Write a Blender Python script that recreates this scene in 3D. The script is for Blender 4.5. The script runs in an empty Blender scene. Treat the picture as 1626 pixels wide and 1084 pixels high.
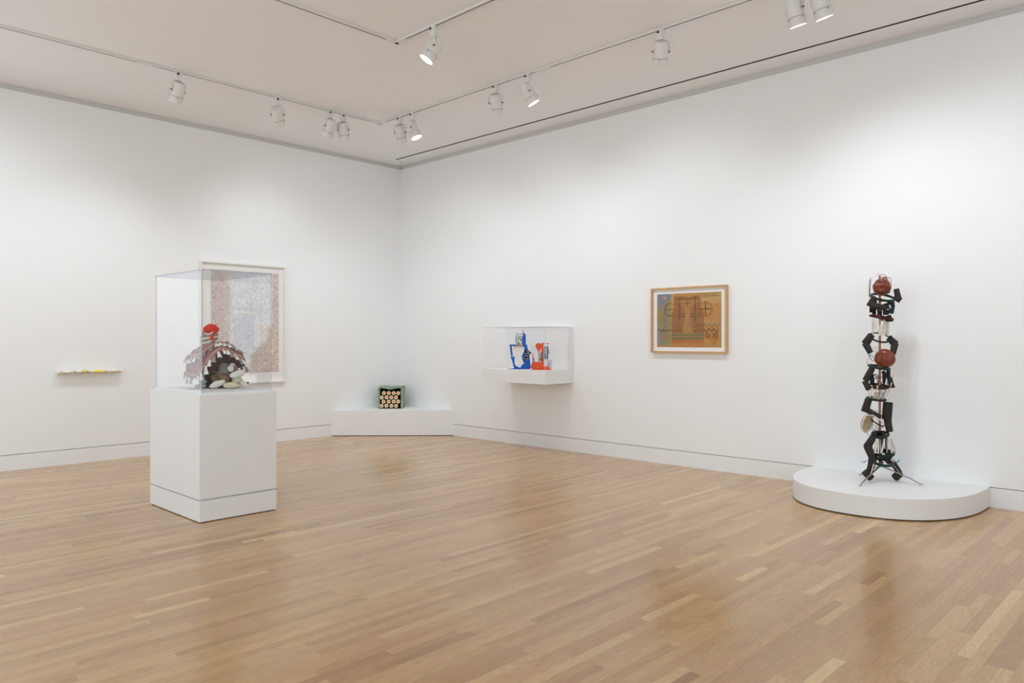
import bpy, math, random
from mathutils import Vector, Matrix, noise
random.seed(7)
PI = math.pi
sc = bpy.context.scene
COL = sc.collection

# ------------------------------------------------------------------ camera
H_CAM = 1.45
cam_d = bpy.data.cameras.new('camera'); cam = bpy.data.objects.new('camera', cam_d); COL.objects.link(cam)
cam.location = (9.735, -7.524, H_CAM)
cam.rotation_euler = (PI/2, 0, math.radians(43.80))
cam_d.sensor_width = 36.0; cam_d.lens = 36.0*1185/1626; cam_d.shift_y = -3/1626
cam_d.clip_start = 0.05
sc.camera = cam
# ------------------------------------------------------------------ colour management, world
sc.view_settings.view_transform = 'Standard'; sc.view_settings.look = 'None'
sc.view_settings.gamma = 1.0; sc.view_settings.use_curve_mapping = False
sc.view_settings.exposure = -0.06
w = bpy.data.worlds.new('world'); sc.world = w; w.use_nodes = True
w.node_tree.nodes['Background'].inputs[0].default_value = (1, 1, 1, 1)
w.node_tree.nodes['Background'].inputs[1].default_value = 0.3
sc.cycles.max_bounces = 10; sc.cycles.diffuse_bounces = 6; sc.cycles.glossy_bounces = 4
sc.cycles.transparent_max_bounces = 24; sc.cycles.transmission_bounces = 4
sc.cycles.use_denoising = True; sc.cycles.denoising_prefilter = 'ACCURATE'; sc.cycles.use_adaptive_sampling = False
sc.cycles.sample_clamp_indirect = 6.0
# ------------------------------------------------------------------ general light of the gallery
def area(name, loc, rot, size, size_y, power, color):
    l = bpy.data.lights.new(name, 'AREA'); l.shape = 'RECTANGLE'; l.size = size; l.size_y = size_y
    l.energy = power; l.color = color
    o = bpy.data.objects.new(name, l); COL.objects.link(o); o.location = loc; o.rotation_euler = rot
    return o
AREA_P = 1.0
area('rear_fill', (6.5, -10.8, 2.0), (PI/2, 0, 0), 9.0, 3.2, 200*AREA_P, (0.77, 0.91, 1.0))   # unseen fill light added at the rear wall
area('near_fill', (12.7, -6.5, 2.0), (0, PI/2, 0), 3.2, 6.0, 105*AREA_P, (0.77, 0.91, 1.0))   # fill light added at the near wall, out of view
area('assumed_window_light', (0.03, -7.0, 1.75), (0, -PI/2, 0), 2.6, 2.4, 19*AREA_P, (0.78, 0.89, 1.0))       # area light added for an assumed window in the left wall, out of view
SPOT_P = 39.0
SPOT_COL = (0.86, 0.945, 1.0)
def spot(name, loc, aim, power, angle=135, blend=1.0, radius=0.028, parent=None):
    l = bpy.data.lights.new(name, 'SPOT'); l.energy = power; l.spot_size = math.radians(angle); l.spot_blend = blend
    l.shadow_soft_size = radius; l.color = SPOT_COL
    o = bpy.data.objects.new(name, l); COL.objects.link(o)
    loc = Vector(loc); d = (Vector(aim)-loc).normalized()
    m = Matrix.Translation(loc) @ d.to_track_quat('-Z', 'Y').to_matrix().to_4x4()
    if parent is not None:
        o.parent = parent; m = Matrix.Translation(-Vector(parent.location)) @ m
    o.matrix_local = m
    return o
# unseen spots added further along the tracks, without lamp heads
for n, (loc, aim, p) in enumerate([
    ((1.85, -5.6, 3.95), (0, -5.5, 0.7), 1.3), ((1.85, -6.8, 3.95), (0, -6.9, 1.5), 1.2), ((1.85, -8.3, 3.95), (0, -8.6, 1.5), 1.2),
    ((8.9, -1.76, 3.95), (8.9, 0, 1.5), 0.7), ((10.3, -1.76, 3.95), (10.4, 0, 1.5), 1.1), ((11.5, -1.76, 3.95), (11.6, 0, 1.5), 1.0),
    ((4.1, -6.0, 3.95), (3.7, -4.8, 1.4), 0.6)]):
    spot('added_track_light', loc, aim, SPOT_P*p)

# ------------------------------------------------------------------ materials
def srgb(r, g, b):
    f = lambda c: (c/255)/12.92 if c/255 <= 0.04045 else (((c/255)+0.055)/1.055)**2.4
    return (f(r), f(g), f(b), 1.0)
def mat(name, col, rough=0.6, metal=0.0, bump=0.0, bscale=60.0, var=0.0, vscale=8.0, coat=0.0, emit=None, estr=0.0, stretch=(1, 1, 1)):
    m = bpy.data.materials.new(name); m.use_nodes = True
    nt = m.node_tree; b = nt.nodes['Principled BSDF']
    b.inputs['Base Color'].default_value = col; b.inputs['Roughness'].default_value = rough
    b.inputs['Metallic'].default_value = metal; b.inputs['Coat Weight'].default_value = coat
    if emit:
        b.inputs['Emission Color'].default_value = emit; b.inputs['Emission Strength'].default_value = estr
    if bump or var:
        tc = nt.nodes.new('ShaderNodeTexCoord'); mp = nt.nodes.new('ShaderNodeMapping'); mp.inputs['Scale'].default_value = stretch
        nt.links.new(tc.outputs['Object'], mp.inputs['Vector'])
    if bump:
        n = nt.nodes.new('ShaderNodeTexNoise'); n.inputs['Scale'].default_value = bscale; n.inputs['Detail'].default_value = 4
        bp = nt.nodes.new('ShaderNodeBump'); bp.inputs['Strength'].default_value = bump; bp.inputs['Distance'].default_value = 0.01
        nt.links.new(mp.outputs[0], n.inputs['Vector']); nt.links.new(n.outputs['Fac'], bp.inputs['Height'])
        nt.links.new(bp.outputs[0], b.inputs['Normal'])
    if var:
        n = nt.nodes.new('ShaderNodeTexNoise'); n.inputs['Scale'].default_value = vscale; n.inputs['Detail'].default_value = 5
        mr = nt.nodes.new('ShaderNodeMapRange'); mr.inputs[1].default_value = 0.3; mr.inputs[2].default_value = 0.7
        mr.inputs[3].default_value = 1-var; mr.inputs[4].default_value = 1+var
        mx = nt.nodes.new('ShaderNodeMix'); mx.data_type = 'RGBA'; mx.blend_type = 'MULTIPLY'; mx.inputs[0].default_value = 1
        mx.inputs[6].default_value = col
        nt.links.new(mp.outputs[0], n.inputs['Vector']); nt.links.new(n.outputs['Fac'], mr.inputs[0])
        nt.links.new(mr.outputs[0], mx.inputs[7]); nt.links.new(mx.outputs[2], b.inputs['Base Color'])
    return m
M = {}
M['wall'] = mat('wall_paint', (0.86, 0.86, 0.86, 1), 0.85, bump=0.02, bscale=120)
M['ceiling'] = mat('ceiling_paint', (0.88, 0.88, 0.90, 1), 0.9)
M['recess'] = mat('recess_shade_grey', (0.60, 0.60, 0.59, 1), 0.9)  # grey that puts the shade of a recess into the colour
M['base'] = mat('baseboard_paint', (0.84, 0.84, 0.84, 1), 0.5)
M['plinth'] = mat('plinth_paint', (0.82, 0.815, 0.81, 1), 0.6)
M['black'] = mat('slot_black', (0.004, 0.004, 0.004, 1), 0.9)
M['lampwhite'] = mat('lamp_enamel', (0.74, 0.73, 0.70, 1), 0.45)
M['lampdark'] = mat('lamp_screw', (0.05, 0.045, 0.04, 1), 0.5)
M['lens'] = mat('lamp_lens', (1, 1, 1, 1), 0.5, emit=(1, 0.98, 0.95, 1), estr=9.0)
M['subfloor'] = mat('subfloor', (0.05, 0.03, 0.02, 1), 0.9)

def wood_floor():
    m = bpy.data.materials.new('oak_strip'); m.use_nodes = True
    nt = m.node_tree; N = nt.nodes; L = nt.links; b = N['Principled BSDF']
    geo = N.new('ShaderNodeNewGeometry'); at = N.new('ShaderNodeAttribute'); at.attribute_name = 'tone'
    sep = N.new('ShaderNodeSeparateXYZ'); L.new(at.outputs['Vector'], sep.inputs[0])   # x tone, y hue, z offset
    off = N.new('ShaderNodeCombineXYZ')
    mul = N.new('ShaderNodeMath'); mul.operation = 'MULTIPLY'; mul.inputs[1].default_value = 37.0; L.new(sep.outputs[2], mul.inputs[0])
    L.new(mul.outputs[0], off.inputs[0]); L.new(mul.outputs[0], off.inputs[1]); L.new(mul.outputs[0], off.inputs[2])
    add = N.new('ShaderNodeVectorMath'); add.operation = 'ADD'; L.new(geo.outputs['Position'], add.inputs[0]); L.new(off.outputs[0], add.inputs[1])
    ramp = N.new('ShaderNodeValToRGB'); L.new(sep.outputs[0], ramp.inputs[0])
    e = ramp.color_ramp.elements
    e[0].position = 0.0; e[0].color = srgb(162, 119, 78)
    e[1].position = 1.0; e[1].color = srgb(222, 188, 142)
    for p, c in ((0.25, srgb(178, 136, 94)), (0.55, srgb(192, 151, 106)), (0.8, srgb(205, 167, 121))):
        k = e.new(p); k.color = c
    hue = N.new('ShaderNodeMix'); hue.data_type = 'RGBA'; hue.blend_type = 'MULTIPLY'
    hr = N.new('ShaderNodeValToRGB'); L.new(sep.outputs[1], hr.inputs[0])
    hr.color_ramp.elements[0].color = (1.0, 0.935, 0.83, 1); hr.color_ramp.elements[1].color = (0.97, 0.98, 0.86, 1)
    hue.inputs[0].default_value = 1; L.new(ramp.outputs[0], hue.inputs[6]); L.new(hr.outputs[0], hue.inputs[7])
    # fine pores along the strip
    mp = N.new('ShaderNodeMapping'); mp.inputs['Scale'].default_value = (260, 9, 20); L.new(add.outputs[0], mp.inputs[0])
    n1 = N.new('ShaderNodeTexNoise'); n1.inputs['Scale'].default_value = 1; n1.inputs['Detail'].default_value = 3; L.new(mp.outputs[0], n1.inputs[0])
    # broad figure (cathedral)
    mp2 = N.new('ShaderNodeMapping'); mp2.inputs['Scale'].default_value = (16, 1.6, 3); L.new(add.outputs[0], mp2.inputs[0])
    n2 = N.new('ShaderNodeTexNoise'); n2.inputs['Scale'].default_value = 1; n2.inputs['Detail'].default_value = 2; L.new(mp2.outputs[0], n2.inputs[0])
    m2 = N.new('ShaderNodeMath'); m2.operation = 'MULTIPLY'; m2.inputs[1].default_value = 14; L.new(n2.outputs[0], m2.inputs[0])
    fr = N.new('ShaderNodeMath'); fr.operation = 'PINGPONG'; fr.inputs[1].default_value = 0.5; L.new(m2.outputs[0], fr.inputs[0])
    r1 = N.new('ShaderNodeMapRange'); r1.inputs[1].default_value = 0.3; r1.inputs[2].default_value = 0.7; r1.inputs[3].default_value = 0.88; r1.inputs[4].default_value = 1.06
    L.new(n1.outputs[0], r1.inputs[0])
    r2 = N.new('ShaderNodeMapRange'); r2.inputs[1].default_value = 0.0; r2.inputs[2].default_value = 0.5; r2.inputs[3].default_value = 0.86; r2.inputs[4].default_value = 1.03
    L.new(fr.outputs[0], r2.inputs[0])
    mm = N.new('ShaderNodeMath'); mm.operation = 'MULTIPLY'; L.new(r1.outputs[0], mm.inputs[0]); L.new(r2.outputs[0], mm.inputs[1])
    mx = N.new('ShaderNodeMix'); mx.data_type = 'RGBA'; mx.blend_type = 'MULTIPLY'; mx.inputs[0].default_value = 1
    L.new(hue.outputs[2], mx.inputs[6]); L.new(mm.outputs[0], mx.inputs[7]); L.new(mx.outputs[2], b.inputs['Base Color'])
    b.inputs['Roughness'].default_value = 0.27
    b.inputs['Coat Weight'].default_value = 0.25; b.inputs['Coat Roughness'].default_value = 0.12
    n3 = N.new('ShaderNodeTexNoise'); n3.inputs['Scale'].default_value = 3; n3.inputs['Detail'].default_value = 3; L.new(geo.outputs['Position'], n3.inputs[0])
    r3 = N.new('ShaderNodeMapRange'); r3.inputs[1].default_value = 0.3; r3.inputs[2].default_value = 0.7; r3.inputs[3].default_value = 0.19; r3.inputs[4].default_value = 0.27
    L.new(n3.outputs[0], r3.inputs[0]); L.new(r3.outputs[0], b.inputs['Roughness'])
    bp = N.new('ShaderNodeBump'); bp.inputs['Strength'].default_value = 0.04; bp.inputs['Distance'].default_value = 0.001
    L.new(n1.outputs[0], bp.inputs['Height']); L.new(bp.outputs[0], b.inputs['Normal'])
    return m
M['oak'] = wood_floor()

def acrylic(name, tint, ior=1.49):
    m = bpy.data.materials.new(name); m.use_nodes = True
    nt = m.node_tree; N = nt.nodes; L = nt.links; N.remove(N['Principled BSDF'])
    out = N['Material Output']; geo = N.new('ShaderNodeNewGeometry')
    mr = N.new('ShaderNodeMapRange'); mr.inputs[3].default_value = ior; mr.inputs[4].default_value = 1/ior
    L.new(geo.outputs['Backfacing'], mr.inputs[0])
    fr = N.new('ShaderNodeFresnel'); L.new(mr.outputs[0], fr.inputs['IOR'])
    tr = N.new('ShaderNodeBsdfTransparent'); tr.inputs[0].default_value = tint
    gl = N.new('ShaderNodeBsdfGlossy'); gl.inputs['Roughness'].default_value = 0.0
    mx = N.new('ShaderNodeMixShader'); L.new(fr.outputs[0], mx.inputs[0]); L.new(tr.outputs[0], mx.inputs[1]); L.new(gl.outputs[0], mx.inputs[2])
    L.new(mx.outputs[0], out.inputs[0])
    return m
M['acrylic'] = acrylic('clear_acrylic', (0.997, 0.998, 1.0, 1), 1.40)
M['acrylic_ar'] = acrylic('antireflective_acrylic', (0.999, 0.999, 1.0, 1), 1.18)
def edge_mat(name='acrylic_edge', c=(184, 190, 212), f=0.7):
    m = bpy.data.materials.new(name); m.use_nodes = True
    nt = m.node_tree; b = nt.nodes['Principled BSDF']
    b.inputs['Base Color'].default_value = srgb(*c); b.inputs['Roughness'].default_value = 0.2
    tr = nt.nodes.new('ShaderNodeBsdfTransparent'); mx = nt.nodes.new('ShaderNodeMixShader'); mx.inputs[0].default_value = f
    nt.links.new(tr.outputs[0], mx.inputs[1]); nt.links.new(b.outputs[0], mx.inputs[2]); nt.links.new(mx.outputs[0], nt.nodes['Material Output'].inputs[0])
    return m
M['edge'] = edge_mat()
M['edge_pale'] = edge_mat('acrylic_edge_pale', (205, 206, 210), 0.55)

# ------------------------------------------------------------------ mesh builder
class MB:
    def __init__(s): s.v = []; s.f = []; s.mi = []; s.m = 0
    def add(s, verts, faces, T=None):
        o = len(s.v)
        for p in verts:
            p = Vector(p)
            s.v.append(tuple(T @ p) if T is not None else tuple(p))
        for f in faces: s.f.append([i+o for i in f]); s.mi.append(s.m)
        return s
    def box(s, lo, hi, T=None, bev=0.0):
        (x0, y0, z0), (x1, y1, z1) = lo, hi
        if bev <= 0:
            vs = [(x0,y0,z0),(x1,y0,z0),(x1,y1,z0),(x0,y1,z0),(x0,y0,z1),(x1,y0,z1),(x1,y1,z1),(x0,y1,z1)]
            return s.add(vs, [(3,2,1,0),(4,5,6,7),(0,1,5,4),(1,2,6,5),(2,3,7,6),(3,0,4,7)], T)
        b = bev
        vs = []; idx = {}
        for ix, x in enumerate((x0, x1)):
            for iy, y in enumerate((y0, y1)):
                for iz, z in enumerate((z0, z1)):
                    dx = b if ix == 0 else -b; dy = b if iy == 0 else -b; dz = b if iz == 0 else -b
                    for a, p in enumerate(((x, y+dy, z+dz), (x+dx, y, z+dz), (x+dx, y+dy, z))):
                        idx[(ix, iy, iz, a)] = len(vs); vs.append(p)
        F = []
        g = lambda ix, iy, iz, a: idx[(ix, iy, iz, a)]
        def q(l, n):
            c = [Vector(vs[i]) for i in l]
            nn = (c[1]-c[0]).cross(c[2]-c[0])
            F.append(l if nn.dot(n) > 0 else l[::-1])
        for i in (0, 1):
            n = Vector((2*i-1, 0, 0)); q([g(i,0,0,0), g(i,1,0,0), g(i,1,1,0), g(i,0,1,0)], n)
            n = Vector((0, 2*i-1, 0)); q([g(0,i,0,1), g(1,i,0,1), g(1,i,1,1), g(0,i,1,1)], n)
            n = Vector((0, 0, 2*i-1)); q([g(0,0,i,2), g(1,0,i,2), g(1,1,i,2), g(0,1,i,2)], n)
            for j in (0, 1):
                q([g(0,i,j,1), g(1,i,j,1), g(1,i,j,2), g(0,i,j,2)], Vector((0, 2*i-1, 2*j-1)))
                q([g(i,0,j,0), g(i,1,j,0), g(i,1,j,2), g(i,0,j,2)], Vector((2*i-1, 0, 2*j-1)))
                q([g(i,j,0,0), g(i,j,1,0), g(i,j,1,1), g(i,j,0,1)], Vector((2*i-1, 2*j-1, 0)))
                for k in (0, 1):
                    q([g(i,j,k,0), g(i,j,k,1), g(i,j,k,2)], Vector((2*i-1, 2*j-1, 2*k-1)))
        return s.add(vs, F, T)
    def prism(s, poly, y0, y1, T=None):      # outline in x,z ; thickness along y
        n = len(poly)
        area2 = sum(poly[i][0]*poly[(i+1) % n][1]-poly[(i+1) % n][0]*poly[i][1] for i in range(n))
        if area2 < 0: poly = poly[::-1]
        vs = [(x, y0, z) for x, z in poly]+[(x, y1, z) for x, z in poly]
        F = [list(range(n)), list(range(2*n-1, n-1, -1))]
        F += [(i, i+n, (i+1) % n+n, (i+1) % n) for i in range(n)]
        return s.add(vs, F, T)
    def tube(s, path, rad, seg=8, caps=True, flat=1.0, closed=False, twist=0.0):
        P = [Vector(p) for p in path]; n = len(P)
        if not isinstance(rad, (list, tuple)): rad = [rad]*n
        T0 = (P[1]-P[0]).normalized()
        up = Vector((0, 0, 1)) if abs(T0.z) < 0.9 else Vector((0, 1, 0))
        nx = T0.cross(up).normalized(); vs = []
        for i in range(n):
            a = P[(i-1) % n] if (closed or i > 0) else P[i]; c = P[(i+1) % n] if (closed or i < n-1) else P[i]
            t = (c-a).normalized()
            nx = (nx-t*nx.dot(t)).normalized(); ny = t.cross(nx)
            for k in range(seg):
                an = 2*PI*k/seg+twist
                vs.append(P[i]+(nx*math.cos(an)+ny*math.sin(an)*flat)*rad[i])
        F = []
        for i in range(n if closed else n-1):
            j = (i+1) % n
            for k in range(seg):
                F.append((i*seg+k, i*seg+(k+1) % seg, j*seg+(k+1) % seg, j*seg+k))
        if caps and not closed:
            F.append(list(range(seg))[::-1]); F.append([(n-1)*seg+k for k in range(seg)])
        return s.add(vs, F)
    def lathe(s, prof, seg=20, T=None):       # (r,z) profile about z, closed where r==0
        vs = []; F = []
        for r, z in prof:
            for k in range(seg):
                a = 2*PI*k/seg; vs.append((r*math.cos(a), r*math.sin(a), z))
        for i in range(len(prof)-1):
            for k in range(seg):
                F.append((i*seg+k, i*seg+(k+1) % seg, (i+1)*seg+(k+1) % seg, (i+1)*seg+k))
        if prof[0][0] > 1e-6: F.append(list(range(seg))[::-1])
        if prof[-1][0] > 1e-6: F.append([(len(prof)-1)*seg+k for k in range(seg)])
        return s.add(vs, F, T)
    def ball(s, c, r, seg=12, rings=8, fn=None, R=None):
        if not isinstance(r, (tuple, list)): r = (r, r, r)
        vs = []; F = []
        for i in range(rings+1):
            ph = PI*i/rings
            for k in range(seg):
                a = 2*PI*k/seg
                u = Vector((math.sin(ph)*math.cos(a), math.sin(ph)*math.sin(a), -math.cos(ph)))
                sc_ = fn(u) if fn else 1.0
                p = Vector((u.x*r[0]*sc_, u.y*r[1]*sc_, u.z*r[2]*sc_))
                if R is not None: p = R @ p
                vs.append(p+Vector(c))
        for i in range(rings):
            for k in range(seg):
                q = (i*seg+k, i*seg+(k+1) % seg, (i+1)*seg+(k+1) % seg, (i+1)*seg+k)
                F.append(q)
        return s.add(vs, F)
    def build(s, name, mats, parent=None, smooth=False, loc=None):
        me = bpy.data.meshes.new(name); me.from_pydata(s.v, [], s.f)
        if not isinstance(mats, (list, tuple)): mats = [mats]
        for m in mats: me.materials.append(M[m] if isinstance(m, str) else m)
        me.polygons.foreach_set('material_index', s.mi)
        me.update(); me.validate(); 
        if smooth:
            me.polygons.foreach_set('use_smooth', [True]*len(me.polygons))
            me.set_sharp_from_angle(angle=math.radians(38 if smooth is True else smooth))
        o = bpy.data.objects.new(name, me); COL.objects.link(o)
        if parent is not None: o.parent = parent
        if loc is not None: o.location = loc
        return o
def tag(o, label, cat=None, group=None):
    o['label'] = label
    if cat: o['category'] = cat
    if group: o['group'] = group
    return o
def thing(name, label, cat, loc=(0, 0, 0), rz=0.0, group=None):
    o = bpy.data.objects.new(name, None); COL.objects.link(o); o.empty_display_size = 0.1
    o.location = loc; o.rotation_euler = (0, 0, rz); return tag(o, label, cat, group)
def struct(o): o['kind'] = 'structure'; return o
YAW = math.radians(43.8)      # direction square to the diagonal of the room

# ================================================================== ROOM
XR, YR, HC, HW = 12.8, -11.0, 4.276, 4.216
GA, GB = 0.169, 0.177          # shadow groove above the baseboard
# left wall (plane x = 0)
wl = MB(); wl.box((-0.25, YR, -0.05), (-0.03, 0.25, HC+0.1)); wl.box((-0.03, YR, GB), (0, 0.0, HW))
struct(wl.build('wall_left', ['wall']))
wr = MB(); wr.box((-0.03, 0.03, -0.05), (XR, 0.25, HC+0.1)); wr.box((0.0, 0.0, GB), (XR, 0.03, HW))
struct(wr.build('wall_right', ['wall']))
struct(MB().box((-0.03, YR, 0), (0, 0, GA)).build('baseboard_left', 'base'))
struct(MB().box((0.0, 0, 0), (XR, 0.03, GA)).build('baseboard_right', 'base'))
struct(MB().box((-0.25, YR-0.25, -0.05), (XR+0.25, YR, HC+0.1)).build('wall_rear', 'wall'))
struct(MB().box((XR, YR, -0.05), (XR+0.25, 0.25, HC+0.1)).build('wall_near', 'wall'))
struct(MB().box((-0.0295, YR, HW+0.0003), (-0.004, -0.004, HC-0.0005)).build('shade_strip_1', 'recess'))  # strip added in the wall-top gap, its grey paints the shade there
struct(MB().box((-0.004, 0.004, HW+0.0003), (XR, 0.0295, HC-0.0005)).build('shade_strip_2', 'recess'))
# ceiling with the air slot that runs along the right wall
SY0, SY1, SX0 = -0.342, -0.300, 0.30
ce = MB()
ce.box((-0.03, YR, HC), (XR, SY0, HC+0.12)); ce.box((-0.03, SY1, HC), (XR, 0.03, HC+0.12)); ce.box((-0.03, SY0, HC), (SX0, SY1, HC+0.12))
ceil = struct(ce.build('ceiling', 'ceiling'))
tag(MB().box((SX0, SY0+0.0005, HC+0.004), (XR, SY1-0.0005, HC+0.1)).build('air_slot', 'black', ceil), 'narrow black air slot in the white ceiling')

def light_frame(name, lo, hi, ax, wd=0.09, dp=0.05):
    # frame round an area light on a wall; ax = axis square to the wall
    m = MB(); a, b = [k for k in (0, 1, 2) if k != ax]
    for (ra, rb) in (((lo[a]-wd, lo[a]), (lo[b]-wd, hi[b]+wd)), ((hi[a], hi[a]+wd), (lo[b]-wd, hi[b]+wd)), ((lo[a], hi[a]), (lo[b]-wd, lo[b])), ((lo[a], hi[a]), (hi[b], hi[b]+wd))):
        l = [0, 0, 0]; h = [0, 0, 0]; l[ax], h[ax] = lo[ax], hi[ax]; l[a], h[a] = ra; l[b], h[b] = rb; m.box(l, h)
    return struct(m.build(name, 'base'))
light_frame('assumed_window_frame', (0.0005, -8.2, 0.45), (0.06, -5.8, 3.05), 0)  # frame added round the area light of the assumed left-wall window, out of view
light_frame('rear_fill_frame', (2.0, YR+0.0005, 0.40), (11.0, YR+0.22, 3.60), 1)  # made-up window frame round the added rear fill light
light_frame('near_fill_frame', (XR-0.12, -9.5, 0.40), (XR-0.0005, -3.5, 3.60), 0)  # invented frame round the fill light added at the near wall

# ------------------------------------------------------------------ floor of oak strips
fl = struct(MB().box((-0.03, YR, -0.06), (XR, 0.03, -0.019)).build('floor', 'subfloor'))
BW = 0.057
cx, cy = cam.location.x, cam.location.y
fx, fy = -math.sin(YAW), math.cos(YAW); rx, ry = math.cos(YAW), math.sin(YAW)
boards = []
rr = random.Random(11)
row = 0; x = 0.0
while x < XR:
    y = 0.0-rr.random()*0.0
    first = True
    while y > YR:
        ln = rr.choice((0.35, 0.5, 0.7, 0.9, 1.2, 1.5))*rr.uniform(0.8, 1.2)
        if first: ln *= rr.random()*0.9+0.1; first = False
        y1 = max(YR, y-ln)
        if y1-YR < 0.15: y1 = YR
        boards.append((x, y, y1)); y = y1
    x += BW; row += 1
def board_geom(x, ya, yb):
    g = 0.0001; x0, x1 = x+g, min(x+BW, XR)-g; y0, y1 = yb+g, ya-g; c = 0.0002
    h = [rr.uniform(-0.00002, 0.00002) for _ in range(4)]
    vs = [(x0, y0, -0.019), (x1, y0, -0.019), (x1, y1, -0.019), (x0, y1, -0.019),
          (x0, y0, -c), (x1, y0, -c), (x1, y1, -c), (x0, y1, -c),
          (x0+c, y0+c, h[0]), (x1-c, y0+c, h[1]), (x1-c, y1-c, h[2]), (x0+c, y1-c, h[3])]
    F = [(0,1,5,4),(1,2,6,5),(2,3,7,6),(3,0,4,7),(4,5,9,8),(5,6,10,9),(6,7,11,10),(7,4,8,11),(8,9,10,11)]
    return vs, F
def vis(b):
    x, ya, yb = b; best = 0
    for t in (0.1, 0.5, 0.9):
        px, py = x+BW/2-cx, ya+(yb-ya)*t-cy
        z = px*fx+py*fy; s = px*rx+py*ry
        if z > 3.0 and abs(s)/z < 0.70: best = max(best, (ya-yb)/z**2)
    return best
order = sorted(range(len(boards)), key=lambda i: -vis(boards[i]))
single = set(order[:300])
def tone(): return (min(1, max(0, rr.gauss(0.54, 0.17))), rr.random(), rr.random())
def set_tone(me, tones):
    a = me.attributes.new('tone', 'FLOAT_VECTOR', 'FACE')
    a.data.foreach_set('vector', [c for t in tones for c in t])
rest = MB(); rt = []
for i, b in enumerate(boards):
    vs, F = board_geom(*b); t = tone()
    if i in single:
        ox, oy = b[0]+BW/2, (b[1]+b[2])/2
        m = MB(); m.add([(p[0]-ox, p[1]-oy, p[2]) for p in vs], F)
        o = m.build('floor_board', 'oak', fl, loc=(ox, oy, 0)); set_tone(o.data, [t]*len(F))
    else:
        rest.add(vs, F); rt += [t]*len(F)
o = rest.build('floor_boards', 'oak', fl); set_tone(o.data, rt); o['kind'] = 'stuff'
o['label'] = 'oak strip boards of the rest of the floor'

# ------------------------------------------------------------------ lighting tracks
TZ = 4.255
def rail(a, b, parent):
    a = Vector(a); b = Vector(b); d = (b-a).normalized(); n = Vector((-d.y, d.x, 0)); L = (b-a).length
    T = Matrix((( d.x, n.x, 0, a.x), (d.y, n.y, 0, a.y), (0, 0, 1, TZ), (0, 0, 0, 1)))
    w_, s_ = 0.018, 0.0065
    m = MB(); m.box((0, -w_, 0), (L, -s_, HC-TZ-0.0005), T); m.box((0, s_, 0), (L, w_, HC-TZ-0.0005), T); m.box((0, -s_, 0.008), (L, s_, HC-TZ-0.0005), T)
    r_ = m.build('rail', 'lampwhite', parent)
    MB().box((0.02, -s_+0.0004, 0.0005), (L-0.02, s_-0.0004, 0.0078), T).build('conductor_slot', 'lampdark', r_)
def connector(pts, parent):
    m = MB()
    for p in pts:
        x, y, lx, ly = p; m.box((x-lx, y-ly, TZ-0.003), (x+lx, y+ly, HC-0.0005), None, 0.002)
    m.build('connector', 'lampwhite', parent)
t1 = thing('lighting_track', 'outer white ceiling track with corner joint, running beside both gallery walls', 'lighting track')
rail((1.775, -10.8, 0), (1.775, -1.805, 0), t1); rail((1.875, -1.705, 0), (12.6, -1.705, 0), t1)
connector([(1.775, -1.755, 0.019, 0.075), (1.83, -1.705, 0.075, 0.019)], t1)
connector([(1.775, -4.60, 0.020, 0.10)], t1); connector([(4.60, -1.705, 0.10, 0.020)], t1)
t2 = thing('lighting_track', 'inner white ceiling track with L-shaped corner at top centre of the ceiling', 'lighting track')
rail((4.06, -10.8, 0), (4.06, -3.29, 0), t2); rail((4.16, -3.18, 0), (12.6, -3.18, 0), t2)
connector([(4.06, -3.23, 0.019, 0.08), (4.115, -3.18, 0.08, 0.019)], t2)

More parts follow.
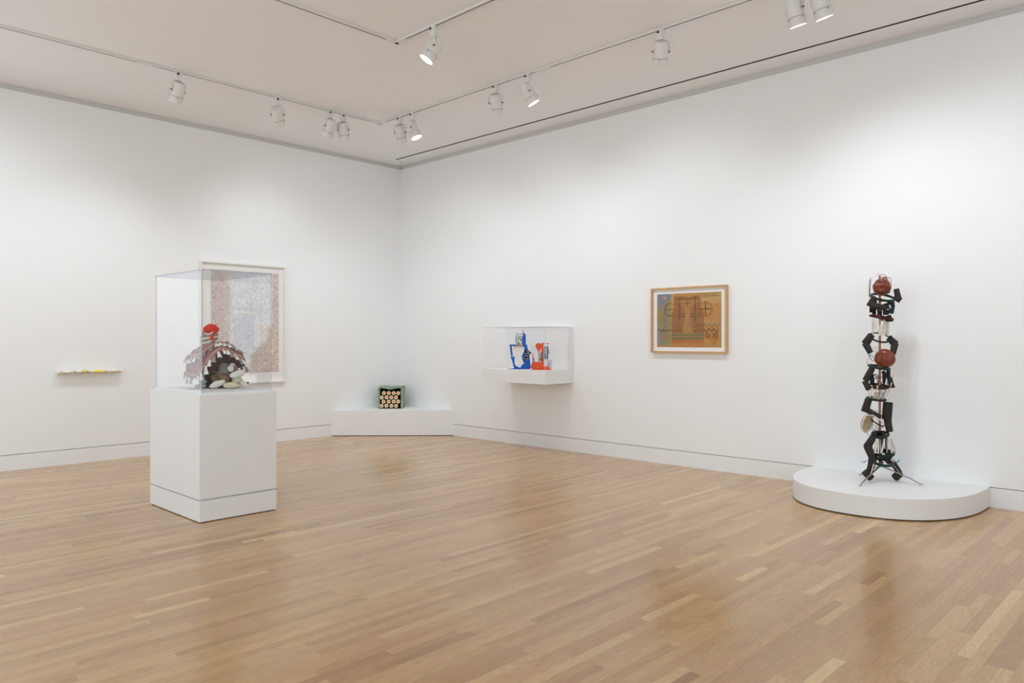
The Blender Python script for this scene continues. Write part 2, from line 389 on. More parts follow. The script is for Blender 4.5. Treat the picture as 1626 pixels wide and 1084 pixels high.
def track_head(x, y, aim, label, along='y', power=1.0, angle=135, cable=False):
    root = thing('track_spotlight', label, 'spotlight', (x, y, TZ), 0, 'white spotlights on the ceiling tracks')
    R = Vector((x, y, TZ))
    P = Vector((0, 0, -0.195))
    d = (Vector(aim)-(R+P)).normalized()
    h = Vector((d.x, d.y, 0)).normalized(); s = Vector((-h.y, h.x, 0))
    # adapter on the track
    m = MB(); a = (0.022, 0.045) if along == 'y' else (0.045, 0.022)
    m.box((-a[0]*0.8, -a[1], -0.016), (a[0]*0.8, a[1], -0.0005), None, 0.002)
    m.box((-0.026, -0.026, -0.092), (0.026, 0.026, -0.014), None, 0.004)
    ad = m.build('adapter', 'lampwhite', root)
    k = MB(); v = Vector((1, 0, 0)) if along == 'y' else Vector((0, -1, 0)); w2 = Vector((0, -0.012, 0)) if along == 'y' else Vector((-0.012, 0, 0))
    k.tube([v*0.026+w2+Vector((0, 0, -0.022)), v*0.036+w2+Vector((0, 0, -0.022))], 0.012, 10); k.build('locking_knob', 'lampdark', ad, True)
    # U yoke
    Z = Vector((0, 0, 1)); w_ = 0.078; top = P+Z*0.105
    path = [P+s*w_-Z*0.012, P+s*w_, P+s*w_+Z*0.045, P+s*w_*0.96+Z*0.075, P+s*w_*0.78+Z*0.097, top+s*w_*0.4, top, top-s*w_*0.4,
            P-s*w_*0.78+Z*0.097, P-s*w_*0.96+Z*0.075, P-s*w_+Z*0.045, P-s*w_, P-s*w_-Z*0.012]
    m = MB(); vs = []; n = len(path)
    for i, p in enumerate(path):
        t = (path[min(i+1, n-1)]-path[max(i-1, 0)]).normalized(); nn = h.cross(t).normalized()*0.002
        for q in (h*0.013+nn, -h*0.013+nn, -h*0.013-nn, h*0.013-nn): vs.append(p+q)
    F = [(i*4+k_, i*4+(k_+1) % 4, (i+1)*4+(k_+1) % 4, (i+1)*4+k_) for i in range(n-1) for k_ in range(4)]+[(0, 1, 2, 3), ((n-1)*4+3, (n-1)*4+2, (n-1)*4+1, (n-1)*4)]
    m.add(vs, F); yk = m.build('yoke', 'lampwhite', root)
    for sg in (1, -1):
        MB().tube([P+s*sg*0.0665, P+s*sg*0.084], 0.009, 8).build('pivot_knob', 'lampdark', yk, True)
    # barrel
    T = Matrix.Translation(P) @ d.to_track_quat('Z', 'Y').to_matrix().to_4x4()
    m = MB(); m.lathe([(0.0, -0.090), (0.045, -0.090), (0.060, -0.084), (0.066, -0.072), (0.067, 0.052)], 28, T)
    br = m.build('barrel', 'lampwhite', root, True)
    m = MB(); m.lathe([(0.064, 0.0525), (0.064, 0.055)], 28, T); m.build('seam', 'lampdark', br, True)
    m = MB(); m.lathe([(0.050, 0.0555), (0.068, 0.0555), (0.069, 0.060), (0.068, 0.122), (0.0655, 0.124), (0.064, 0.118), (0.060, 0.075)], 28, T)
    co = m.build('front_collar', 'lampwhite', root, True)
    for an in (0.3, 0.3+PI*0.5, 0.3+PI, 0.3+PI*1.5):
        c = Vector((math.cos(an), math.sin(an), 0)); m = MB(); m.tube([T @ (c*0.067+Vector((0, 0, 0.066))), T @ (c*0.0725+Vector((0, 0, 0.066)))], 0.0045, 8)
        m.build('screw', 'lampdark', co)
    m = MB(); m.lathe([(0.0, 0.108), (0.040, 0.110), (0.0635, 0.1135)][::-1]+[], 28, T)
    m = MB(); m.lathe([(0.0635, 0.106), (0.0635, 0.110), (0.045, 0.1155), (0.0, 0.1185)], 28, T); m.build('lens', 'lens', root, True)
    if cable:
        m = MB(); m.tube([P+s*(-0.03)+Z*0.105, P-s*0.07+Z*0.11, P-s*0.10+Z*0.08, P-s*0.115+Z*0.04, P-s*0.10+Z*0.015, P-s*0.08+Z*0.02], 0.002, 6); m.build('safety_cable', 'lampwhite', root, True)
    spot('lamp_light', R+P+d*0.14, aim, SPOT_P*power, angle, parent=root)
    return root
track_head(1.775, -4.292, (0, -4.62, 0.75), 'white spotlight hanging alone at the left end of the left ceiling track', 'y', 1.45, 95)
track_head(1.775, -3.154, (0, -1.45, 1.6), 'white spotlight second from the left on the left ceiling track, hanging upright', 'y', 0.9, 110)
track_head(1.775, -2.455, (0, -2.6, 1.1), 'left one of the close pair of white spotlights on the left ceiling track', 'y', 1.0, 110)
track_head(1.775, -2.265, (0.85, -0.75, 0.5), 'right one of the close pair of white spotlights on the left ceiling track', 'y', 1.25, 90)
track_head(2.20, -1.705, (1.3, -0.35, 1.1), 'upright white spotlight nearest the corner of the right ceiling track, beside the glowing one', 'x', 1.1)
track_head(2.452, -1.705, (3.5, -1.0, 1.1), 'white spotlight with glowing lens, second from the corner on the right ceiling track', 'x', 0.9)
track_head(3.908, -1.705, (3.0, -0.35, 1.25), 'upright white spotlight left of the tilted one at mid right ceiling track', 'x', 1.2)
track_head(4.389, -1.705, (5.3, -0.5, 1.5), 'white spotlight tilted right with thin bright lens, mid right ceiling track', 'x', 1.1)
track_head(6.025, -1.705, (4.95, -0.55, 1.4), 'upright white spotlight with a cable loop, above right of the oak frame', 'x', 0.95, cable=True)
track_head(7.257, -1.705, (7.6, -0.45, 0.7), 'tilted white spotlight cut by the top edge, left of the two at top right', 'x', 1.6)
track_head(7.46, -1.705, (7.95, -0.40, 0.6), 'white spotlight cut by the top edge, right of the two at top right', 'x', 1.35)
track_head(4.597, -3.18, (3.4, -4.62, 1.15), 'large white spotlight with round glowing lens on the inner ceiling track', 'x', 1.6)

# ================================================================== PEDESTAL WITH CASE
PX0, PX1, PY0, PY1, PH = 2.87, 3.88, -4.98, -4.32, 1.015
pd = thing('display_pedestal', 'tall white display pedestal with recessed groove, under the clear case', 'pedestal', ((PX0+PX1)/2, (PY0+PY1)/2, 0))
hx, hy = (PX1-PX0)/2, (PY1-PY0)/2
MB().box((-hx, -hy, 0.183), (hx, hy, PH-0.008), None, 0.0015).build('body', 'plinth', pd)
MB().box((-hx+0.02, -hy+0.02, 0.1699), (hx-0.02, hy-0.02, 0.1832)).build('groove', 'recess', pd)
MB().box((-hx, -hy, 0.006), (hx, hy, 0.170), None, 0.0015).build('base', 'plinth', pd)
MB().box((-hx+0.015, -hy+0.015, 0.0), (hx-0.015, hy-0.015, 0.0065)).build('foot', 'black', pd)
ins = 0.028
dk = MB(); dk.box((-hx+0.004, -hy+0.004, PH-0.0085), (hx-0.004, hy-0.004, PH)); dk.box((-hx+ins, -hy+ins, PH), (hx-ins, hy-ins, PH+0.010)); dk.box((-hx+ins+0.014, -hy+ins+0.014, PH+0.010), (hx-ins-0.014, hy-ins-0.014, PH+0.018))
dk.build('deck', 'plinth', pd)
DECK = PH+0.018
def case(name, label, lo, hi, parentloc, th=0.009, skip=(), cat='display case', mats=('acrylic', 'edge')):
    t = thing(name, label, cat, parentloc)
    (x0, y0, z0), (x1, y1, z1) = lo, hi
    def pane(a, b, ax, rim=1):     # big faces clear, rim faces tinted
        m = MB(); m.box(a, b); big = {0: (3, 5), 1: (2, 4), 2: (0, 1)}[ax]
        m.mi = [0 if i in big else rim for i in range(6)]
        m.build('pane', list(mats), t)
    if 'x1' not in skip: pane((x1-th, y0, z0), (x1, y1, z1-th), 0)
    if 'x0' not in skip: pane((x0, y0, z0), (x0+th, y1, z1-th), 0, 0)
    if 'y0' not in skip: pane((x0+th, y0, z0), (x1-th, y0+th, z1-th), 1)
    if 'y1' not in skip: pane((x0+th, y1-th, z0), (x1-th, y1, z1-th), 1, 0)
    pane((x0, y0, z1-th), (x1, y1, z1), 2)
    return t
case('display_case', 'large clear acrylic case on the tall white pedestal', (-hx+ins+0.001, -hy+ins+0.001, PH+0.0105), (hx-ins-0.001, hy-ins-0.001, 2.012),
     ((PX0+PX1)/2, (PY0+PY1)/2, 0), 0.010)

# ================================================================== CORNER PLINTH
cp = thing('corner_plinth', 'low white triangular plinth filling the room corner', 'plinth')
K = 1.305; PZ = 0.381
m = MB(); vs = [(0.001, -K, 0.008), (K, -0.001, 0.008), (0.001, -0.001, 0.008), (0.001, -K, PZ), (K, -0.001, PZ), (0.001, -0.001, PZ)]
m.add(vs, [(0, 2, 1), (3, 4, 5), (0, 1, 4, 3), (1, 2, 5, 4), (2, 0, 3, 5)]); m.build('body', 'plinth', cp)
m = MB(); q = 0.02; vs = [(0.001, -K+q, 0), (K-q, -0.001, 0), (0.001, -0.001, 0), (0.001, -K+q, 0.0085), (K-q, -0.001, 0.0085), (0.001, -0.001, 0.0085)]
m.add(vs, [(0, 2, 1), (3, 4, 5), (0, 1, 4, 3), (1, 2, 5, 4), (2, 0, 3, 5)]); m.build('foot', 'black', cp)

# ================================================================== CURVED PLATFORM
cpf = thing('curved_platform', 'low white half-round platform against the right wall', 'platform')
def bez(a, b, c, d, n):
    out = []
    for i in range(n):
        t = i/n; u = 1-t
        out.append(tuple(a[k]*u**3+3*b[k]*u*u*t+3*c[k]*u*t*t+d[k]*t**3 for k in (0, 1)))
    return out
out = []
xa, xb = 6.72, 8.25; ym = -1.14; xc = (xa+xb)/2; rxx = (xb-xa)/2
out.append((xa, -0.001)); 
N_ = 48
for i in range(N_+1):
    a = PI+PI*i/N_
    c_, s_ = math.cos(a), math.sin(a)
    e = 2.35
    X = xc+rxx*math.copysign(abs(c_)**(2/e), c_); Y = (ym+0.12)*abs(s_)**(2/e)-0.12
    out.append((X, Y))
out.append((xb, -0.001))
def slab(poly, z0, z1, name, mt, parent):
    n = len(poly); m = MB(); ed = 0.0025
    cxx = sum(p[0] for p in poly)/n; cyy = sum(p[1] for p in poly)/n
    inn = []
    for i, p in enumerate(poly):
        dx, dy = cxx-p[0], cyy-p[1]; l = math.hypot(dx, dy); yy = p[1]+dy/l*ed if p[1] < -0.01 else p[1]
        inn.append((p[0]+dx/l*ed, yy))
    vs = [(x, y, z0) for x, y in poly]+[(x, y, z1-ed) for x, y in poly]+[(x, y, z1) for x, y in inn]
    F = [list(range(n))[::-1], [2*n+i for i in range(n)]]
    for i in range(n):
        j = (i+1) % n; F += [(i, j, n+j, n+i), (n+i, n+j, 2*n+j, 2*n+i)]
    m.add(vs, F); return m.build(name, mt, parent, 30)
slab(out, 0.010, 0.178, 'body', 'plinth', cpf)
PLAT = 0.178
ft = [(xc+(x-xc)*0.985, y*0.985 if y < -0.01 else y) for x, y in out]
slab(ft, 0.0, 0.0125, 'foot', 'black', cpf)

# ================================================================== WALL SHELF WITH CASE
SX_0, SX_1, SZ0, SZ1 = 2.487, 3.618, 0.89, 1.063
ws = thing('wall_shelf', 'white box shelf with backboard mounted on the right wall', 'shelf', ((SX_0+SX_1)/2, 0, SZ0))
hw = (SX_1-SX_0)/2
MB().box((-hw, -0.55, 0), (hw, -0.001, SZ1-SZ0), None, 0.0015).build('shelf_box', 'plinth', ws)
MB().box((-hw, -0.055, SZ1-SZ0+0.0005), (hw, -0.001, 1.619-SZ0), None, 0.0015).build('backboard', 'plinth', ws)
case('display_case', 'small clear acrylic case on the white wall shelf', (-hw+0.012, -0.538, 0.0005), (hw-0.012, -0.0555, 1.614-SZ1), ((SX_0+SX_1)/2, 0, SZ1), 0.006, skip=('y1',), mats=('acrylic_ar', 'edge_pale'))

# ================================================================== FRAMED WORKS
M['oakframe'] = mat('oak_frame', srgb(202, 158, 106), 0.45, var=0.10, vscale=14, stretch=(1, 1, 6))
M['white_frame'] = mat('white_frame', (0.80, 0.785, 0.76, 1), 0.5)
M['matboard'] = mat('mat_board', (0.84, 0.83, 0.82, 1), 0.9)
M['matwarm'] = mat('warm_mat_board', (0.83, 0.81, 0.78, 1), 0.9)
def frame4(parent, w_, h_, fw, depth, mt, name='frame'):
    # local: x along wall, z up, wall at y=0, front at y=-depth
    e = 0.0012
    for (a, b, c, d) in (((0, 0), (w_, 0), (w_-fw, fw), (fw, fw)), ((0, h_), (w_, h_), (w_-fw, h_-fw), (fw, h_-fw)),
                         ((0, 0), (0, h_), (fw, h_-fw), (fw, fw)), ((w_, 0), (w_, h_), (w_-fw, h_-fw), (w_-fw, fw))):
        m = MB(); m.prism([a, b, c, d], -depth, -0.0005); m.build('frame_member', mt, parent)
fr = thing('framed_artwork', 'brown patterned print in a pale oak frame on the right wall', 'framed picture', (4.826, 0, 1.297))
FW, FH = 0.972, 0.753
frame4(fr, FW, FH, 0.020, 0.045, 'oakframe')
MB().box((0.0195, -0.018, 0.0195), (FW-0.0195, -0.001, FH-0.0195)).build('mat_board', 'matboard', fr)
AX, AZ, AW, AH = 0.072, 0.066, 0.826, 0.616
flat = {}
def ink(r, g, b):
    k = 'ink_%d_%d_%d' % (r, g, b)
    if k not in M: M[k] = mat(k, srgb(r, g, b), 0.85, var=0.07, vscale=30)
    if k not in flat: flat[k] = len(flat)
    return k
art = MB(); art_m = []; lay = [0.0]
def P_(col, pts):
    k = ink(*col)
    if k not in art_m: art_m.append(k)
    lay[0] += 0.00003; y = -0.0196-lay[0]
    art.m = art_m.index(k)
    vs = [(AX+u*AW, y, AZ+(1-v)*AH) for u, v in pts]
    n = len(vs); a2 = sum(vs[i][0]*vs[(i+1) % n][2]-vs[(i+1) % n][0]*vs[i][2] for i in range(n))
    art.add(vs if a2 > 0 else vs[::-1], [tuple(range(n))])
def R_(col, u0, v0, u1, v1): P_(col, [(u0, v0), (u1, v0), (u1, v1), (u0, v1)])
def L_(col, pts, t=0.006):
    for (a, b), (c, d) in zip(pts, pts[1:]):
        dx, dy = (c-a)*AW, (d-b)*AH; l = math.hypot(dx, dy) or 1; nx, ny = -dy/l*t*0.62/AW, dx/l*t*0.62/AH
        P_(col, [(a+nx, b+ny), (c+nx, d+ny), (c-nx, d-ny), (a-nx, b-ny)])
def C_(col, cu, cv, r, a0, a1, t=0.007, n=16):
    L_(col, [(cu+r*math.cos(math.radians(a0+(a1-a0)*i/n)), cv-r*AW/AH*math.sin(math.radians(a0+(a1-a0)*i/n))) for i in range(n+1)], t)
m = MB(); m.box((AX, -0.0196, AZ), (AX+AW, -0.0182, AZ+AH)); sheet = m.build('paper_sheet', ink(180, 134, 80), fr)
R_((186, 142, 88), 0.225, 0.0, 0.29, 0.97); R_((188, 150, 100), 0.70, 0.0, 1.0, 0.20)
R_((142, 134, 90), 0.022, 0.0, 0.225, 0.965)
P_((112, 130, 150), [(0.022, 0.0), (0.225, 0.0), (0.225, 0.10), (0.15, 0.13), (0.10, 0.15), (0.07, 0.22), (0.022, 0.27)])
P_((120, 138, 160), [(0.022, 0.58), (0.035, 0.60), (0.045, 0.78), (0.065, 0.95), (0.022, 0.96)])
# column of hearts and lozenges
for cu, cv, rx_, ry_, col in ((0.125, 0.26, 0.048, 0.125, (146, 122, 104)), (0.125, 0.50, 0.052, 0.13, (142, 120, 106)), (0.125, 0.74, 0.05, 0.07, (154, 120, 108)), (0.125, 0.84, 0.045, 0.05, (158, 118, 98))):
    P_(col, [(cu+rx_*math.cos(a*PI/8), cv+ry_*math.sin(a*PI/8)*(1 if abs(a-4) > 1 else 1.1)) for a in range(16)])
P_((184, 148, 112), [(0.125, 0.115), (0.09, 0.08), (0.085, 0.055), (0.10, 0.035), (0.125, 0.055), (0.15, 0.035), (0.165, 0.055), (0.16, 0.08)])
L_((176, 92, 70), [(0.125, 0.115), (0.09, 0.08), (0.085, 0.055), (0.10, 0.035), (0.125, 0.055), (0.15, 0.035), (0.165, 0.055), (0.16, 0.08), (0.125, 0.115)], 0.005)
for cv in (0.125, 0.375, 0.63): P_((178, 74, 52), [(0.115, cv), (0.125, cv-0.016), (0.135, cv), (0.125, cv+0.016)])
L_((160, 104, 86), [(0.08, 0.80), (0.125, 0.90), (0.17, 0.80)], 0.005); L_((160, 104, 86), [(0.08, 0.72), (0.125, 0.82), (0.17, 0.72)], 0.004)
# the waistcoat shape
vb = (152, 106, 68)
P_(vb, [(0.275, 0.05), (0.66, 0.05), (0.69, 0.10), (0.69, 0.28), (0.74, 0.36), (0.74, 0.745), (0.235, 0.745), (0.235, 0.38), (0.275, 0.30)])
P_((176, 132, 82), [(0.40, 0.0), (0.58, 0.0), (0.55, 0.075), (0.44, 0.075)])
P_((170, 122, 76), [(0.31, 0.13), (0.655, 0.13), (0.62, 0.19), (0.55, 0.25), (0.53, 0.30), (0.535, 0.42), (0.55, 0.58), (0.575, 0.745), (0.405, 0.745), (0.43, 0.58), (0.45, 0.42), (0.448, 0.30), (0.42, 0.24), (0.34, 0.17)])
R_((142, 98, 62), 0.30, 0.085, 0.66, 0.125)
R_((120, 112, 74), 0.235, 0.75, 0.74, 0.795); R_((184, 138, 84), 0.37, 0.797, 0.70, 0.808); R_((140, 84, 54), 0.235, 0.81, 0.74, 0.82)
R_((120, 114, 76), 0.235, 0.82, 0.74, 0.86); R_((172, 106, 60), 0.235, 0.86, 0.74, 0.93); R_((178, 128, 74), 0.235, 0.93, 0.74, 1.0)
for i in range(19): R_((182, 120, 66), 0.40+i*0.018, 0.865, 0.406+i*0.018, 0.985)
# crosses and circles
dk_ = (84, 70, 50)
C_((84, 88, 60), 0.215, 0.295, 0.088, 90, 290); C_((182, 104, 56), 0.215, 0.295, 0.088, -70, 90)
L_((98, 96, 66), [(0.12, 0.295), (0.32, 0.295)], 0.005)
C_((184, 92, 52), 0.765, 0.30, 0.098, 0, 360, n=28); L_(dk_, [(0.765, 0.16), (0.765, 0.43)], 0.006); L_(dk_, [(0.675, 0.30), (0.85, 0.30)], 0.006)
L_(dk_, [(0.368, 0.09), (0.368, 0.50)], 0.006); L_(dk_, [(0.605, 0.06), (0.605, 0.52)], 0.006)
for a in ((0.28, 0.43), (0.28, 0.38), (0.52, 0.43), (0.52, 0.38)): L_((126, 92, 58), [a, (a[0]+0.17, a[1])], 0.005)
L_((126, 98, 62), [(0.42, 0.19), (0.56, 0.19)], 0.004); L_((126, 98, 62), [(0.487, 0.12), (0.487, 0.26)], 0.004)
# orange stain, zigzags, small crosses, two lines of small lettering
P_((186, 124, 50), [(0.79, 0.60), (0.88, 0.58), (0.91, 0.62), (0.86, 0.66), (0.80, 0.65)]); P_((176, 120, 54), [(0.78, 0.80), (0.95, 0.79), (0.92, 0.88), (0.90, 0.97), (0.84, 0.87)])
def zig(col, u0, u1, v, a, n, t=0.006): L_(col, [(u0+(u1-u0)*i/n, v+(a if i % 2 else -a)) for i in range(n+1)], t)
zig((116, 118, 116), 0.745, 0.98, 0.60, 0.028, 6); zig((130, 104, 70), 0.57, 0.745, 0.60, 0.025, 5, 0.005)
zig((96, 62, 38), 0.745, 0.965, 0.69, 0.028, 6); zig((124, 92, 60), 0.57, 0.745, 0.69, 0.028, 5, 0.005); zig((132, 104, 66), 0.24, 0.42, 0.60, 0.025, 5, 0.004)
zig((94, 90, 62), 0.03, 0.23, 0.685, 0.024, 5); zig((124, 96, 60), 0.23, 0.41, 0.685, 0.026, 5, 0.005)
for bu in (0.765, 0.88):
    for i in range(4):
        for j in range(4):
            u, v = bu+i*0.022, 0.74+j*0.026
            L_((116, 80, 46), [(u-0.006, v-0.008), (u+0.006, v+0.008)], 0.003); L_((116, 80, 46), [(u-0.006, v+0.008), (u+0.006, v-0.008)], 0.003)
rt_ = random.Random(3)
for v, u0, u1 in ((0.030, 0.72, 0.945), (0.068, 0.715, 0.975)):
    u = u0
    while u < u1:
        wd = rt_.uniform(0.006, 0.011); hgt = rt_.choice((0.008, 0.011, 0.014))
        L_((112, 76, 48), [(u, v-hgt/2), (u, v+hgt/2)], 0.003); L_((112, 76, 48), [(u, v), (u+wd*0.7, v+rt_.uniform(-0.004, 0.004))], 0.003); u += wd+0.002
tag(art.build('printed_design', [M[k] for k in art_m], sheet), 'printed design of waistcoat, hearts, circled crosses and zigzags')

# large pale relief work on the left wall; local x runs away from the corner
fl2 = thing('framed_artwork', 'large pale textured paper work in a white frame, behind the clear case', 'framed picture', (0, -3.303, 0.849), PI/2)
GW, GH = 1.221, 1.64
frame4(fl2, GW, GH, 0.022, 0.045, 'white_frame')
MB().box((0.0215, -0.012, 0.0215), (GW-0.0215, -0.001, GH-0.0215)).build('mat_board', 'matwarm', fl2)
def relief(parent):
    x0, z0, w_, h_ = 0.155, 0.150, 0.975, 1.385
    nx, nz = 120, 170; vs = []; cols = []
    rg = random.Random(5)
    def region(u, v):      # v measured downwards
        n = noise.noise(Vector((u*9, v*13, 1.3)))*0.018
        uu, vv = u+n, v+n
        if vv > 0.955 and uu > 0.48: return (215, 195, 187)
        edge = 0.70+0.03*math.sin(vv*20) if vv < 0.75 else 0.70-(vv-0.75)*0.9
        if uu > edge and vv > 0.53: return (217, 199, 190)
        if uu > 0.92: return (215, 201, 191)
        if uu < 0.30: return (218, 204, 196) if uu > 0.19 and vv > 0.4 else (214, 198, 190)
        if 0.30 < uu < 0.63 and 0.36 < vv < 0.78:
            return (214, 210, 202) if 0.39 < vv < 0.42 else (196, 196, 202)
        if uu < 0.66 and vv >= 0.78: return (208, 204, 206)
        return (214, 213, 214)
    for j in range(nz+1):
        for i in range(nx+1):
            u, v = i/nx, 1-j/nz
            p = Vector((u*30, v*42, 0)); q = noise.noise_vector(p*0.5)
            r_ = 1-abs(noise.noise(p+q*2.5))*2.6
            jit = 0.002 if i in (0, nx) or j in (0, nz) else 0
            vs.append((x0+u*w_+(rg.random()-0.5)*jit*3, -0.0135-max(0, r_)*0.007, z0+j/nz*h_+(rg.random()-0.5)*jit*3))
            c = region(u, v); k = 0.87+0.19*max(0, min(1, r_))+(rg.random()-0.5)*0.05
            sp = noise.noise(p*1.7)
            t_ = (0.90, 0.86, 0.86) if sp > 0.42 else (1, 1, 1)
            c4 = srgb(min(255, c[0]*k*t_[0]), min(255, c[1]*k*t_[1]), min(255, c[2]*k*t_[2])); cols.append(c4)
    F = [(j*(nx+1)+i, j*(nx+1)+i+1, (j+1)*(nx+1)+i+1, (j+1)*(nx+1)+i) for j in range(nz) for i in range(nx)]
    m = MB(); m.add(vs, F)
    pm = bpy.data.materials.new('embossed_paper'); pm.use_nodes = True; b = pm.node_tree.nodes['Principled BSDF']; b.inputs['Roughness'].default_value = 0.9
    at = pm.node_tree.nodes.new('ShaderNodeAttribute'); at.attribute_name = 'pigment'; pm.node_tree.links.new(at.outputs['Color'], b.inputs['Base Color'])
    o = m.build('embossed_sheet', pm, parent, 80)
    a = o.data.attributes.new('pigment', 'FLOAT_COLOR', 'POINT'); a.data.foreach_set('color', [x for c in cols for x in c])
    tag(o, 'embossed sheet in pale pink, grey and peach fields')
relief(fl2)

# narrow collaged bar on the left wall
br = thing('wall_sculpture', 'narrow horizontal bar of crumpled painted paper low on the left wall', 'sculpture', (0, -4.957, 1.055), PI/2)
def crumple_bar():
    n = 60; seg = 10; Lb = 0.68; vs = []; cols = []; rg = random.Random(9)
    for i in range(n+1):
        x = Lb*i/n
        for k in range(seg):
            a = 2*PI*k/seg; rr_ = 1+0.22*noise.noise(Vector((x*22, math.cos(a)*2, math.sin(a)*2)))
            vs.append((x, -0.056+0.050*math.cos(a)*rr_, 0.018+0.0185*math.sin(a)*rr_+0.003*math.sin(x*9)))
            t = x/Lb; q = noise.noise(Vector((x*40, a*2, 3)))
            c = (238, 234, 224) if q > -0.15 else (206, 188, 160)
            if 0.56 < t < 0.70 and math.sin(a) > -0.3: c = (240, 214, 40)
            elif 0.36 < t < 0.46 and q > -0.05: c = (212, 198, 60)
            elif 0.34 < t < 0.40 and math.sin(a) < 0: c = (60, 50, 36)
            elif q > 0.42: c = (150, 118, 84)
            cols.append(srgb(*c))
    F = [(i*seg+k, i*seg+(k+1) % seg, (i+1)*seg+(k+1) % seg, (i+1)*seg+k) for i in range(n) for k in range(seg)]
    F += [tuple(range(seg))[::-1], tuple(n*seg+k for k in range(seg))]
    m = MB(); m.add(vs, F)
    pm = bpy.data.materials.new('painted_paper'); pm.use_nodes = True; b = pm.node_tree.nodes['Principled BSDF']; b.inputs['Roughness'].default_value = 0.7
    at = pm.node_tree.nodes.new('ShaderNodeAttribute'); at.attribute_name = 'pigment'; pm.node_tree.links.new(at.outputs['Color'], b.inputs['Base Color'])
    o = m.build('paper_roll', pm, br); a = o.data.attributes.new('pigment', 'FLOAT_COLOR', 'POINT'); a.data.foreach_set('color', [x for c in cols for x in c])
crumple_bar()
MB().box((0.02, -0.012, 0.004), (0.66, -0.0005, 0.022)).build('mounting_batten', 'matboard', br)

# ================================================================== GREEN BOX OF ROLLS
M['green_shell'] = mat('green_shell', srgb(146, 162, 138), 0.75, bump=0.9, bscale=45, var=0.42, vscale=30)
M['inside_black'] = mat('inside_black', (0.012, 0.011, 0.010, 1), 0.85)
M['cream_roll'] = mat('cream_roll', srgb(232, 206, 160), 0.7, var=0.08, vscale=50)
M['dark_roll'] = mat('roll_side', srgb(60, 62, 70), 0.7)
M['red_core'] = mat('red_core', srgb(196, 62, 48), 0.7)
gb = thing('box_sculpture', 'rough green box stacked with round cream rolls, on the corner plinth', 'sculpture', (0.262, -0.372, PZ+0.0005), math.radians(43.8+0.5))
def rough_poly(pts, amp, n, rg):
    out = []
    for (a, b), (c, d) in zip(pts, pts[1:]+pts[:1]):
        for i in range(n):
            t = i/n; out.append((a+(c-a)*t+rg.uniform(-amp, amp)*(t > 0), b+(d-b)*t+rg.uniform(-amp, amp)*(t > 0)))
    return out
rg = random.Random(4)
bx_, bz_ = 0.178, 0.338
def wavy_slab(name, fn_lo, fn_hi, axis, nseg, y0, y1, amp):
    # slab whose front rim is uneven; profile points in (x,z)
    m = MB(); ny = 8; vs = []
    for j in range(ny+1):
        y = y0+(y1-y0)*j/ny
        for i in range(nseg+1):
            t = i/nseg
            lo = fn_lo(t); hi = fn_hi(t); k = amp if j in (0,) else amp*0.4
            d = (rg.uniform(-k, k), rg.uniform(-k, k))
            yy = y+(rg.uniform(-amp, amp) if j == 0 else 0)
            vs.append((lo[0]+d[0]*0.4, yy, max(0.001, lo[1]+d[1]*0.3))); vs.append((hi[0]+d[0], yy, max(0.001, hi[1]+d[1])))
    W = 2*(nseg+1); F = []
    for j in range(ny):
        for i in range(nseg):
            a = j*W+2*i; F.append((a, a+2, a+W+2, a+W)); F.append((a+1, a+W+1, a+W+3, a+3))
        a = j*W; F.append((a, a+W, a+W+1, a+1)); a = j*W+2*nseg; F.append((a, a+1, a+W+1, a+W))
    for i in range(nseg):
        a = 2*i; F.append((a, a+1, a+3, a+2)); a = ny*W+2*i; F.append((a, a+2, a+3, a+1))
    m.add(vs, F); return m.build(name, 'green_shell', gb)
D0, D1 = -0.15, 0.155
wavy_slab('lid', lambda t: (-bx_-0.006+t*(2*bx_+0.012), 0.316-0.020*math.sin(t*PI)**6), lambda t: (-bx_-0.008+t*(2*bx_+0.018), bz_+0.002-0.008*math.sin(t*PI)**4), 0, 14, D0-0.008, D1, 0.005)
wavy_slab('side_wall', lambda t: (bx_-0.016, t*0.312), lambda t: (bx_+0.010, t*0.312), 0, 14, D0-0.004, D1, 0.010)
wavy_slab('side_wall', lambda t: (-bx_+0.012, t*0.312), lambda t: (-bx_-0.008, t*0.312), 0, 14, D0-0.004, D1, 0.012)
MB().box((-bx_, D0+0.10, 0.002), (bx_-0.02, D1-0.002, 0.31)).build('inner_block', 'inside_black', gb)
MB().box((-bx_, D0, 0.0), (bx_-0.01, D1, 0.012)).build('floor_panel', 'inside_black', gb)
RR = 0.0315
for r_ in range(4):
    for c_ in range(4):
        X = -0.137+c_*0.0755+(0.034 if r_ in (1, 3) else 0.0); Z = 0.012+RR+r_*0.0645
        Z += rg.uniform(-0.002, 0.002); X += rg.uniform(-0.003, 0.003)
        if r_ == 3: Z += 0.002
        m = MB(); m.tube([(X, D0+0.012, Z), (X, D0+0.10, Z)], RR, 18); ro = m.build('roll', 'dark_roll', gb, True)
        m = MB(); m.tube([(X, D0+0.004, Z), (X, D0+0.0125, Z)], RR*0.96, 18); m.build('roll_end', 'cream_roll', ro, True)
        a = rg.uniform(0, PI); m = MB(); m.ball((X, D0+0.004, Z), (RR*0.40, 0.003, RR*0.27), 10, 6, None, Matrix.Rotation(a*0.3, 3, 'Y')); m.build('core', 'red_core', ro, True)

